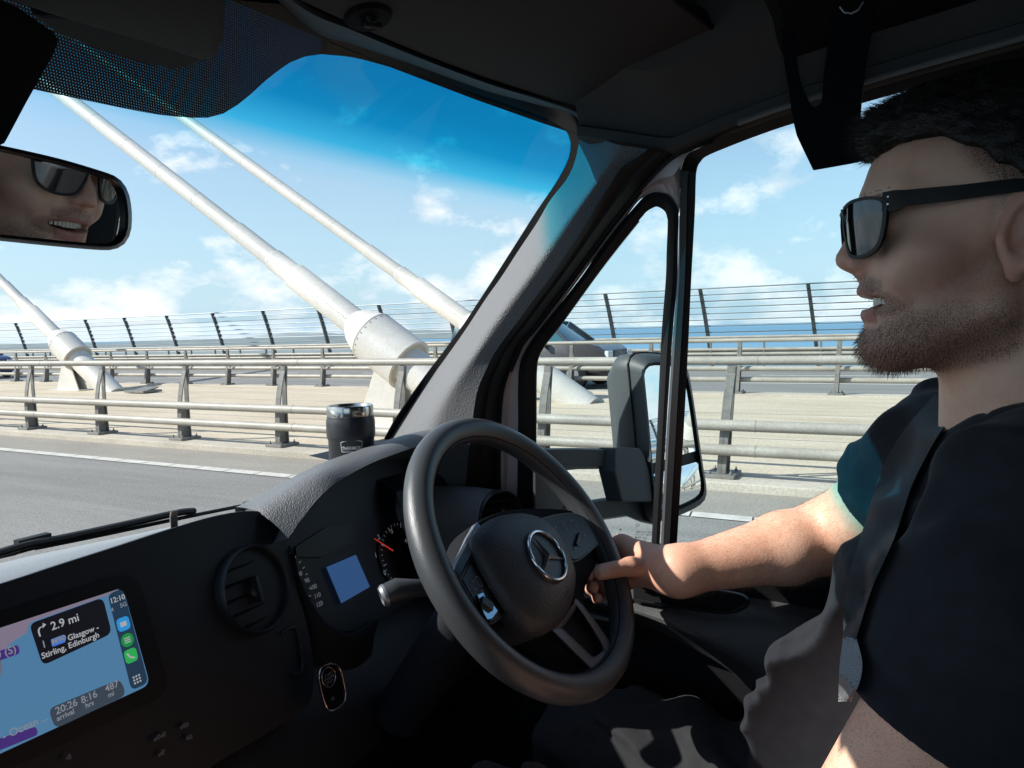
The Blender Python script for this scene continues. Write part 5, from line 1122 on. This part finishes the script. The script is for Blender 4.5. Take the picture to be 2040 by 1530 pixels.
def left_hand(p, d, big):
    if not (big or nearb(p, WRL, .18)): return d
    d = smin(d, sd_cone(p, WRL, WRL+ld*.075, .027, .024), .015)
    for i in range(4):
        b0 = WRL+ld*.085+ls*(.026-.018*i); b1 = b0+ld*.038-lu*.010; b2 = b1+ld*.020-lu*.018; b3 = b2-lu*.018+ld*.004
        d = smin(d, smin(smin(sd_cone(p, b0, b1, .010, .009), sd_cone(p, b1, b2, .009, .008), .004), sd_cone(p, b2, b3, .008, .007), .004), .006)
    d = smin(d, smin(sd_cone(p, WRL+ld*.03-ls*.02, WRL+ld*.075-ls*.045, .014, .011), sd_cone(p, WRL+ld*.075-ls*.045, WRL+ld*.105-ls*.045-lu*.008, .011, .009), .005), .01)
    return d
import time as _t; _t0 = _t.time()
PER = thing('person', 'bearded driver in a black T-shirt and dark sunglasses, one hand on the steering wheel, smiling', 'person', (.79, -.1, -.65))
# skin with stubble, lips and short faded hair held in vertex masks
def skin_mat():
    m = bpy.data.materials.new("skin"); m.use_nodes = True; nt = m.node_tree; N = nt.nodes; L = nt.links; b = N['Principled BSDF']
    b.inputs['Roughness'].default_value = .48; b.inputs['Specular IOR Level'].default_value = .4; b.inputs['Subsurface Weight'].default_value = .12; b.inputs['Subsurface Radius'].default_value = (.8, .25, .12); b.inputs['Subsurface Scale'].default_value = .006
    def A(n): q = N.new('ShaderNodeAttribute'); q.attribute_name = n; return q.outputs['Fac']
    def noise(s, d=4): q = N.new('ShaderNodeTexNoise'); q.inputs['Scale'].default_value = s; q.inputs['Detail'].default_value = d; L.new(tc.outputs['Object'], q.inputs['Vector']); return q.outputs[0]
    tc = N.new('ShaderNodeTexCoord')
    def mix(f, a, bcol):
        q = N.new('ShaderNodeMix'); q.data_type = 'RGBA'; L.new(f, q.inputs['Factor']); L.new(a, q.inputs['A']); q.inputs['B'].default_value = tuple(bcol)+(1,); return q.outputs['Result']
    def math_(op, a, bb):
        q = N.new('ShaderNodeMath'); q.operation = op; q.use_clamp = True
        for i, v in enumerate((a, bb)):
            if isinstance(v, (int, float)): q.inputs[i].default_value = v
            else: L.new(v, q.inputs[i])
        return q.outputs[0]
    r = N.new('ShaderNodeValToRGB'); r.color_ramp.elements[0].position = .3; r.color_ramp.elements[1].position = .7; r.color_ramp.elements[0].color = (.80, .42, .285, 1); r.color_ramp.elements[1].color = (.88, .54, .39, 1)
    L.new(noise(26, 6), r.inputs[0]); c = r.outputs[0]
    mo = N.new('ShaderNodeMapRange'); mo.inputs[1].default_value = .50; mo.inputs[2].default_value = .72; mo.inputs[4].default_value = .20; L.new(noise(95, 7), mo.inputs[0]); c = mix(mo.outputs[0], c, (.60, .22, .15))
    c = mix(math_('MULTIPLY', A('blush'), .75), c, (.52, .17, .125))
    c = mix(math_('MULTIPLY', A('lip'), .8), c, (.46, .17, .14))
    st = N.new('ShaderNodeMapRange'); st.inputs[1].default_value = .40; st.inputs[2].default_value = .60; st.inputs[3].default_value = .35; st.inputs[4].default_value = 1.25; L.new(noise(1500, 2), st.inputs[0])
    c = mix(math_('MULTIPLY', A('beard'), st.outputs[0]), c, (.165, .080, .055))
    c = mix(math_('MULTIPLY', A('fade'), st.outputs[0]), c, (.018, .012, .010))
    # fine dark arm hair
    wv = N.new('ShaderNodeTexNoise'); wv.inputs['Scale'].default_value = 1; wv.inputs['Detail'].default_value = 2; mp = N.new('ShaderNodeMapping'); mp.inputs['Scale'].default_value = (180, 1300, 900); mp.inputs['Rotation'].default_value = (.5, .2, .9); L.new(tc.outputs['Object'], mp.inputs[0]); L.new(mp.outputs[0], wv.inputs['Vector'])
    hrp = N.new('ShaderNodeMapRange'); hrp.inputs[1].default_value = .58; hrp.inputs[2].default_value = .66; L.new(wv.outputs[0], hrp.inputs[0]); c = mix(math_('MULTIPLY', math_('MULTIPLY', A('armhair'), hrp.outputs[0]), .5), c, (.16, .075, .045))
    L.new(c, b.inputs['Base Color'])
    bp = N.new('ShaderNodeBump'); bp.inputs['Strength'].default_value = .35; bp.inputs['Distance'].default_value = .0010; L.new(noise(420, 5), bp.inputs['Height']); L.new(bp.outputs[0], b.inputs['Normal'])
    return m
# refine the head and the right hand: finer grid there, coarse elsewhere, one mesh
def fine_box(p): return (np.abs(p-np.array(HP+np.array((0, .0, -.01)))) < np.array((.125, .160, .155))).all(1)
V, Fc = sdf_mesh(body_sdf, (.40, -.36, -1.20), (1.16, .90, .24), .0030, B=16)
print('skin', _t.time()-_t0, len(V))
L_ = toL(V)
def bmask(l):
    """beard: jaw, chin, moustache, sideburn"""
    x, y, z = np.abs(l[:, 0]), l[:, 1], l[:, 2]; nz_ = vnoise(l+3, 60)*.5+vnoise(l+5, 160)*.5
    up = np.interp(y, [-.02, .012, .03, .05, .07, .085, .11], [.005, .000, -.030, -.046, -.056, -.070, -.074])   # upper edge along the cheek
    jaw = sstep(.016, -.022, z-up+(nz_-.5)*.022)*sstep(-.028, -.008, y)
    low = sstep(-.132, -.112, z+.35*(y-.05)*(y < .05)); jaw *= low
    mou = sstep(.006, -.002, np.abs(z-(-.0345-.25*np.maximum(0, x-.010)))-.0055)*sstep(.034, .027, x)*(y > .055)
    cor = sstep(.008, .0, np.hypot((x-.031), (z+.055))-.008)*(y > .05)
    side = sstep(.012, .004, np.abs(y-.006))*sstep(.045, .03, z)*sstep(-.03, -.01, z)*.8
    lipz = (np.abs(z+.064) < .006) & (x < .022) & (y > .08)
    m_ = np.maximum(np.maximum(jaw, mou), np.maximum(cor, side)); m_[lipz] *= .1
    m_ *= np.clip(.42+.8*sstep(-.045, -.085, z)+.35*(y > .06), 0, 1); return np.clip(m_*(.62+.5*nz_), 0, 1)
isH = (L_[:, 2] > -.14) & (np.linalg.norm(L_, axis=1) < .2)
BM = np.where(isH, bmask(L_), 0)
x, y, z = np.abs(L_[:, 0]), L_[:, 1], L_[:, 2]
def hairline(x, y): return np.interp(y, [-.12, -.04, -.008, .018, .040, .060, .075, .10], [-.02, -.01, .010, .040, .074, .083, .084, .084])
fd = sstep(-.012, .030, z-hairline(x, y)); fade = np.where(isH & (np.hypot(np.abs(L_[:, 0])-.077, y+.012) > .0), fd*(y < .09), 0)
ear = (x > .0745) & (np.abs(y+.012) < .025) & (np.abs(z) < .040); fade[ear] = 0; BM[ear] = 0
lip = np.where(isH & (x < .024) & (y > .078) & ((np.abs(z+.0645) < .0065) | (np.abs(z+.0445) < .004)), 1.0, 0)
blush = np.where(isH, np.clip(.5*np.exp(-((x-.055)/.03)**2-((y-.042)/.032)**2-((z+.028)/.026)**2)+.7*np.exp(-((x)/.02)**2-((y-.108)/.012)**2-((z+.012)/.015)**2)+.55*ear, 0, 1), 0)
dR = V-ELR; arm = sstep(.05, .09, np.abs(V[:, 0]-.79))*(V[:, 2] < -.17); hb = np.exp(-(np.linalg.norm(V-HC, axis=1)/.075)**2); blush = np.clip(blush+.40*hb+.05*arm, 0, 1)
M_skin = skin_mat()
BODY = np_mesh('body', V, Fc, M_skin, PER, {'beard': BM, 'fade': fade, 'lip': lip, 'blush': blush, 'armhair': arm*(1-hb)})

# teeth: a curved upper row and a hint of the lower one, mouth lining
M_teeth = mat("teeth_enamel", (.72, .66, .55), .25, spec=.5); M_mouth = mat("mouth_lining", (.05, .012, .010), .6)
t_ = MB(); 
for i in range(-6, 7):
    xx = i*.0042; yy = .0835-(xx**2)*18; w = .0021; h_ = (.0054 if abs(i) < 3 else .0044)
    tz = nz((36*xx, 1, 0)); tx = nz(np.cross(tz, (0, 0, 1))); o = toW((xx, yy, -.0500)); t_.box(o, (w*.96, .0022, h_), [tx@HM, tz@HM, hu])
t_.build('teeth', M_teeth, PER, True, bevel=.0009)
mp_, mf_ = sdf_mesh(lambda p: sd_ell(toL(p), (0, .066, -.054), (.022, .016, .010)), toW((0, .066, -.054))-.03, toW((0, .066, -.054))+.03, .002)
np_mesh('mouth_lining', mp_, mf_, M_mouth, PER)

# hair: solid cap plus loose strands
def hair_sdf(p):
    q = toL(p); n_ = (vnoise(q, 130)-.5)*.0025+(vnoise(q*np.array((1, .35, 1)), 330)-.5)*.003
    d = sd_ell(q, (0, -.014, .050), (.0785, .1035, .104)); d = smin(d, sd_ell(q, (0, .044, .100), (.055, .052, .038)), .02); d = smin(d, sd_ell(q, (0, .086, .098), (.042, .020, .022)), .012)
    xx, yy = np.abs(q[:, 0]), q[:, 1]; hl_ = np.interp(yy, [-.12, -.04, -.005, .020, .045, .065, .078, .12], [.0, .012, .046, .066, .080, .086, .080, .076])+(vnoise(q, 90)-.5)*.008
    return smax(d+n_, (hl_-q[:, 2])*.8, .006)
hv, hfc = sdf_mesh(hair_sdf, HP+np.array((-.13, -.16, -.03)), HP+np.array((.13, .17, .21)), .0024)
M_hair = mat("dark_hair", (.012, .009, .008), .5, spec=.35, bump=.9, bscale=420, bdist=.0012)
HAIR = np_mesh('hair', hv, hfc, M_hair, PER)
def blades(roots, dirs, lens, w, bend, mt, name, parent):
    n_ = len(roots); side = np.cross(dirs, roots-0); side /= np.linalg.norm(side, axis=1)[:, None]+1e-9
    mid = roots+dirs*lens[:, None]*.55; tip = roots+dirs*lens[:, None]*.95+bend*lens[:, None]*.45
    V = np.concatenate([roots-side*w, roots+side*w, mid+side*w*.75, mid-side*w*.75, tip]); i = np.arange(n_)
    Fa = np.stack([i, i+n_, i+2*n_, i+3*n_], 1); me = bpy.data.meshes.new(name); T = np.stack([i+3*n_, i+2*n_, i+4*n_], 1)
    me.from_pydata(V.tolist(), [], Fa.tolist()+T.tolist()); me.update(); return link(name, me, mt, parent, True)
rs = np.random.RandomState(5)
def vn_of(V, Fc):
    a = V[Fc[:, 1]]-V[Fc[:, 0]]; b = V[Fc[:, 2]]-V[Fc[:, 0]]; fn = np.cross(a, b); N_ = np.zeros_like(V)
    for k in range(Fc.shape[1]): np.add.at(N_, Fc[:, k], fn)
    return N_/(np.linalg.norm(N_, axis=1)[:, None]+1e-12)
VN = vn_of(V, Fc); 
idx = np.where((BM > .42) & isH)[0]; idx = rs.choice(idx, min(9000, len(idx)), replace=False)
rt = V[idx]+rs.normal(size=(len(idx), 3))*.0006; dr = VN[idx]*.55+np.array(hu)*-.70+hf*.18+rs.normal(size=(len(idx), 3))*.22; dr /= np.linalg.norm(dr, axis=1)[:, None]
chin = sstep(.02, .075, L_[idx, 1])*sstep(-.06, -.09, L_[idx, 2])
M_beard = mat("beard_hair", (.125, .062, .042), .55, spec=.3)
blades(rt, dr, (.0018+.0045*chin)*(.6+.8*rs.rand(len(idx))), .00016, np.tile(-hu*.5, (len(idx), 1)), M_beard, 'beard', PER)
HN = vn_of(hv, hfc); hl_ = toL(hv); idx = rs.choice(len(hv), min(16000, len(hv)), replace=False); rt = hv[idx]-HN[idx]*.002
fr_ = sstep(.03, .09, toL(rt)[:, 1]); dr = HN[idx]*.28+hf*(.55+.3*fr_[:, None])+hu*.1+rs.normal(size=(len(idx), 3))*.16; dr /= np.linalg.norm(dr, axis=1)[:, None]
blades(rt, dr, (.005+.007*fr_)*(.5+.8*rs.rand(len(idx))), .00022, rs.normal(size=(len(idx), 3))*.15-hu*.2, M_hair, 'hair_strands', HAIR)
# fine hair along the forearm
tA = ((V-ELR)@(WRR-ELR))/((WRR-ELR)@(WRR-ELR)); dA = np.linalg.norm(V-ELR-np.clip(tA, 0, 1)[:, None]*(WRR-ELR), axis=1); idx = np.where((tA > -.25) & (tA < .95) & (dA < .07) & (V[:, 0] > .86) & (V[:, 1] > .05))[0]
idx = rs.choice(idx, min(3200, len(idx)), replace=False); dr = VN[idx]*.35+nz(WRR-ELR)*.6+np.array((.1, .1, -.35))+rs.normal(size=(len(idx), 3))*.22; dr /= np.linalg.norm(dr, axis=1)[:, None]
blades(V[idx], dr, .0075*(.5+.9*rs.rand(len(idx))), .00007, dr*.6+np.array((0, 0, -.4)), mat("arm_hair", (.20, .10, .055), .5), 'arm_hair', PER)
# eyebrows
mE = (np.abs(np.abs(L_[:, 0])-.030) < .019) & (np.abs(L_[:, 2]-.0415) < .0035) & (L_[:, 1] > .06); idx = np.where(mE)[0]; idx = rs.choice(idx, min(900, len(idx)))
dr = VN[idx]*.4+np.sign(L_[idx, 0])[:, None]*hr*.8+hu*.25+rs.normal(size=(len(idx), 3))*.15; dr /= np.linalg.norm(dr, axis=1)[:, None]; blades(V[idx], dr, (.0035*(.6+.6*rs.rand(len(idx)))), .00018, dr*0, M_hair, 'eyebrows', PER)

# ---- clothes
def fold(p):
    a = p@nz((.35, -.62, .75)); b = p@nz((.2, .9, .45)); w = vnoise(p, 9)*2.2
    f1 = np.sin(a*75+w*3.1+b*9)*.5+.5; f2 = np.sin(a*31+b*22+w*4)*.5+.5
    g = a*78+b*22+w*4; rg = (1-np.abs(np.sin(g*.5)))**2*np.exp(-((p[:, 2]+.43)/.12)**2)
    return .0100*rg+.0085*f1**2.5+.007*f2**2+(vnoise(p, 40)-.5)*.003
def shirt_sdf(p):
    d = sd_ell(p, (.80, -.080, -.305), (.185, .150, .185)); d = smin(d, sd_cone(p, NB1+np.array((0, -.012, -.012)), SHR+np.array((-.02, 0, .004)), .058, .068), .035); d = smin(d, sd_cone(p, NB1+np.array((0, -.012, -.012)), SHL+np.array((.02, 0, .004)), .058, .068), .035)
    d = smin(d, sd_ell(p, (.81, -.030, -.435), (.185, .185, .150)), .04); d = smin(d, sd_ell(p, (.79, -.10, -.56), (.19, .16, .10)), .03)
    eR = SHR+(ELR-SHR)*.52; eL = SHL+(ELL-SHL)*.46
    d = smin(d, sd_cone(p, SHR, eR, .070, .066), .035); d = smin(d, sd_cone(p, SHL, eL, .074, .074), .035)
    d = d-fold(p)
    dR = (p-eR)@nz(ELR-SHR); dL = (p-eL)@nz(ELL-SHL)
    nearR = np.linalg.norm(p-ELR, axis=1)-.155; nearL = np.linalg.norm(p-ELL+(ELL-SHL)*.2, axis=1)-.23
    hem = np.minimum(np.abs(dR+.010)+np.maximum(nearR, 0), np.abs(dL+.011)+np.maximum(nearL, 0)); d = d-.0014*sstep(.011, .009, hem)
    d = smax(d, -np.maximum(-dR, nearR)*1.0, .004); d = smax(d, -np.maximum(-dL, nearL), .004)
    d = smax(d, -(.60+p[:, 2])*1.0, .004)                                                     # hem
    # neckline: tilted opening round the neck
    q = p-(NB1+np.array((-.002, .018, .048))); u = nz((0, -.50, 1.0)); hgt = q@u; rad = np.linalg.norm(q-hgt[:, None]*u, axis=1); hole = np.maximum(rad-.074, -hgt-.006); d = smax(d, -hole, .003)
    inn = body_sdf_simple(p)+.002
    return d
def body_sdf_simple(p): return np.full(len(p), 1.0)
def cloth(name, col, rough=.9):
    m = mat(name, col, rough, spec=.15, bump=.35, bscale=900, bdist=.0006, var=.12, vscale=60); b = m.node_tree.nodes['Principled BSDF']; b.inputs['Sheen Weight'].default_value = .10; b.inputs['Sheen Roughness'].default_value = .4; b.inputs['Sheen Tint'].default_value = (.6, .6, .62, 1); return m
sv, sf = sdf_mesh(shirt_sdf, (.46, -.36, -.64), (1.14, .26, -.06), .0034)
print('shirt', _t.time()-_t0); np_mesh('t_shirt', sv, sf, cloth("black_cotton", (.021, .022, .027)), PER)
def shorts_sdf(p):
    d = sd_ell(p, (.79, -.10, -.60), (.195, .165, .10))
    for s, hx in ((1, .87), (-1, .70)): d = smin(d, sd_cone(p, (hx, -.08, -.60), (hx+s*.03, .42, -.575), .102, .088), .03)
    d = d-fold(p*1.3+2)*1.2-.002
    return smax(d, p[:, 1]-.43, .005)
sv, sf = sdf_mesh(shorts_sdf, (.54, -.34, -.76), (1.06, .46, -.42), .0042); print('shorts', _t.time()-_t0); np_mesh('shorts', sv, sf, cloth("dark_grey_shorts", (.030, .030, .033)), PER)
# thumb nail
tn = nz(TH[3]-TH[2]); ns = nz(np.cross(tn, -nz(HC))); nu = np.cross(ns, tn); nu = nu if np.dot(nu, -HC) > 0 else -nu
m = MB(); o = TH[3]+tn*.001; rows = []
for i in range(7):
    u = -.0062+.0124*i/6; rows.append([o+tn*t_*.0075+ns*u*(1-.12*abs(t_))+nu*(.0094*math.cos(u/.0098)+.0008) for t_ in (-.9, -.4, .2, .75, 1.0)])
m.loft(rows, closed=False); m.build('thumb_nail', mat("nail", (.72, .47, .40), .35), BODY, True)
# diagonal seat belt over the far shoulder and the lap webbing at the near hip
M_belt = mat("belt_webbing", (.030, .032, .036), .7, bump=.5, bscale=900, bdist=.0005, spec=.2); M_belt2 = mat("sunlit_belt_weave", (.26, .27, .29), .8, bump=1.0, bscale=700, vor=True, bdist=.0012, spec=.2)  # lap weave is paler: sunlight on the belt put into its colour
def surf(px, py, f, lo=.35, hi=1.4):
    r = ray(px, py); ts = np.linspace(lo, hi, 500); dd_ = f(r[None]*ts[:, None]); k_ = np.argmax(dd_ < .004); return r*(ts[k_]-.004) if dd_[k_] < .004 else None
def belt(name, L, Rr, mt, f):
    A_, B_ = cr_pair(L, Rr, 5); rows = []
    for a_, b_ in zip(A_, B_):
        r_ = [surf(*(np.array(a_)*(1-t)+np.array(b_)*t), f) for t in np.linspace(0, 1, 6)]
        if all(v is not None for v in r_): rows.append(r_)
    if len(rows) > 2:
        for k_ in range(2):
            rows = [[rows[i][j] if i in (0, len(rows)-1) else (rows[i-1][j]+rows[i][j]*2+rows[i+1][j])/4 for j in range(6)] for i in range(len(rows))]
        m = MB(); m.loft([[v*.996 for v in r_] for r_ in rows], closed=False); return m.build(name, mt, BELT, True)
# shoes
sv, sf = sdf_mesh(lambda p: np.minimum(smin(sd_ell(p, (.89, .72, -1.14), (.052, .15, .055)), sd_cone(p, (.89, .64, -1.08), (.89, .64, -1.02), .05, .05), .02), smin(sd_ell(p, (.68, .72, -1.14), (.052, .15, .055)), sd_cone(p, (.68, .64, -1.08), (.68, .64, -1.02), .05, .05), .02)), (.6, .5, -1.22), (.98, .92, -.96), .006)
np_mesh('shoes', sv, sf, M_dark, PER)

# ---- sunglasses
SGN = onX(1720, 440, .72)
GL = thing('sunglasses', 'black wraparound sunglasses with dark mirrored lenses, worn by the driver', 'sunglasses', tuple(toW((0, .1, .02))))
def gy(X): return .1145-6.2*X*X-300*X**4*0
M_lens = mat("mirrored_lens", (.055, .058, .062), .05, .9, coat=.1); M_frame = mat("black_frame", (.005, .005, .006), .5, spec=.3)
def G3(X, Z, off=0): n_ = nz((12.4*X, 1, 0)); return toW(np.array((X, gy(X)-.10*max(0, -(Z-.02)), Z))+n_*off)
for s in (-1, 1):
    out = [(s*.010, .034), (s*.030, .037), (s*.052, .036), (s*.064, .031), (s*.0655, .020), (s*.060, -.002), (s*.050, -.011), (s*.035, -.0135), (s*.020, -.009), (s*.012, .006), (s*.009, .022)]
    o = resample(smoothpts(out+[out[0]], 80), 65)[:-1]; c = o.mean(0); V_ = [G3(c[0], c[1], .0005)]; k = len(o); nr = 8
    for r_ in range(1, nr+1): V_ += [G3(*(c+(p-c)*r_/nr*.94), .0005) for p in o]
    Fx = [(0, 1+i, 1+(i+1) % k) for i in range(k)]+[(1+(r_-1)*k+i, 1+r_*k+i, 1+r_*k+(i+1) % k, 1+(r_-1)*k+(i+1) % k) for r_ in range(1, nr) for i in range(k)]
    mesh('lens', V_, Fx, M_lens, GL)
    m = MB(); m.loft([[G3(*(c+(p-c)*.93), -.0012) for p in o], [G3(*(c+(p-c)*.93), .0012) for p in o], [G3(*(c+(p-c)*1.05), .0014) for p in o], [G3(*(c+(p-c)*1.05), -.002) for p in o], [G3(*(c+(p-c)*.93), -.0012) for p in o]], True, False); m.build('lens_rim', M_frame, GL, True, auto=50)
    h0 = pxL(1752, 404, -.070); e0 = pxL(2000, 373, -.079); zt0, zt1 = h0[2], e0[2]
    pts = [(s*.0630, gy(.063)-.000, .030), (s*.0700, gy(.066)-.006, .030), (s*.0745, .074, .031), (s*.078, .035, .033), (s*.0800, .000, .036), (s*.080, -.022, .036), (s*.077, -.040, .022), (s*.075, -.050, .006)]
    hh = [.0080, .0085, .0065, .0058, .0052, .0045, .0035, .0025]
    m = MB(); rings = []
    for i, p in enumerate(pts):
        T = nz(np.array(pts[min(i+1, 7)])-np.array(pts[max(i-1, 0)])); sd = nz(np.cross(T, (0, 0, 1))); up = np.cross(sd, T)
        rings.append([toW(np.array(p)+sd*a*.0016+up*b*hh[i]) for a, b in ((-1, -1), (-1.2, 0), (-1, 1), (1, 1), (1.2, 0), (1, -1))])
    m.loft(rings); m.build('temple_arm', M_frame, GL, True, auto=50)
    m = MB()
    for dz in (-.003, .003): m.lathe(toW((s*.0722, .088, .030+dz)), [(.0008, 0), (.0008, .0006)], nz(np.array((s, 0, 0))@HM), 8)
    m.build('hinge_pin', M_chrome, GL)
m = MB(); m.tube([G3(x_, .030, 0) for x_ in np.linspace(-.012, .012, 9)], .0024, 8); m.build('bridge', M_frame, GL, True)

BELT = thing('seat_belt', 'seat belt webbing running over the driver chest and down to his near hip', 'seat belt', (.85, .05, -.3))
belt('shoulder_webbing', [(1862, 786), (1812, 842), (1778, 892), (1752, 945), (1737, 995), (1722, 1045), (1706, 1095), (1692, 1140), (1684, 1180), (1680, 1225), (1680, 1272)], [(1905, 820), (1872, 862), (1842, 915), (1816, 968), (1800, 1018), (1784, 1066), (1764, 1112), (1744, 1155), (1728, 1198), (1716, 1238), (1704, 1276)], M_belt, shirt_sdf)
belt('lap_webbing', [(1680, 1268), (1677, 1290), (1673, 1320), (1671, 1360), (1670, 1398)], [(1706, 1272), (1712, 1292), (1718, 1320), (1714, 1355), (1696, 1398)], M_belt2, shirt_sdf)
# ---- driver seat and belt
SEAT = thing('driver_seat', 'dark woven driver seat with head restraint, mostly hidden behind the driver', 'seat', (.79, -.2, -1.2))
M_seat = mat("seat_weave", (.055, .056, .060), .9, bump=.8, bscale=520, bdist=.001, vor=True, spec=.15); M_seat2 = mat("pale_seat_weave", (.42, .44, .47), .85, bump=1.0, bscale=420, vor=True, bdist=.0016, spec=.2)
sv, sf = sdf_mesh(lambda p: sd_ell(p, (.79, .08, -.76), (.27, .36, .11)), (.5, -.3, -.9), (1.08, .46, -.62), .012); np_mesh('cushion', sv, sf, M_seat, SEAT)
sv, sf = sdf_mesh(lambda p: smin(sd_cone(p, (.79, -.30, -.62), (.79, -.42, .0), .12, .10), np.minimum(sd_cone(p, (.60, -.24, -.6), (.63, -.38, -.1), .06, .05), sd_cone(p, (.98, -.24, -.6), (.95, -.38, -.1), .06, .05)), .06), (.45, -.62, -.85), (1.12, -.12, .16), .012); np_mesh('backrest', sv, sf, M_seat, SEAT)
sv, sf = sdf_mesh(lambda p: sd_ell(p, (.79, -.36, .12), (.14, .055, .095)), (.6, -.45, .0), (.96, -.27, .24), .008); np_mesh('head_restraint', sv, sf, M_seat, SEAT)
print('person', _t.time()-_t0, len(V))
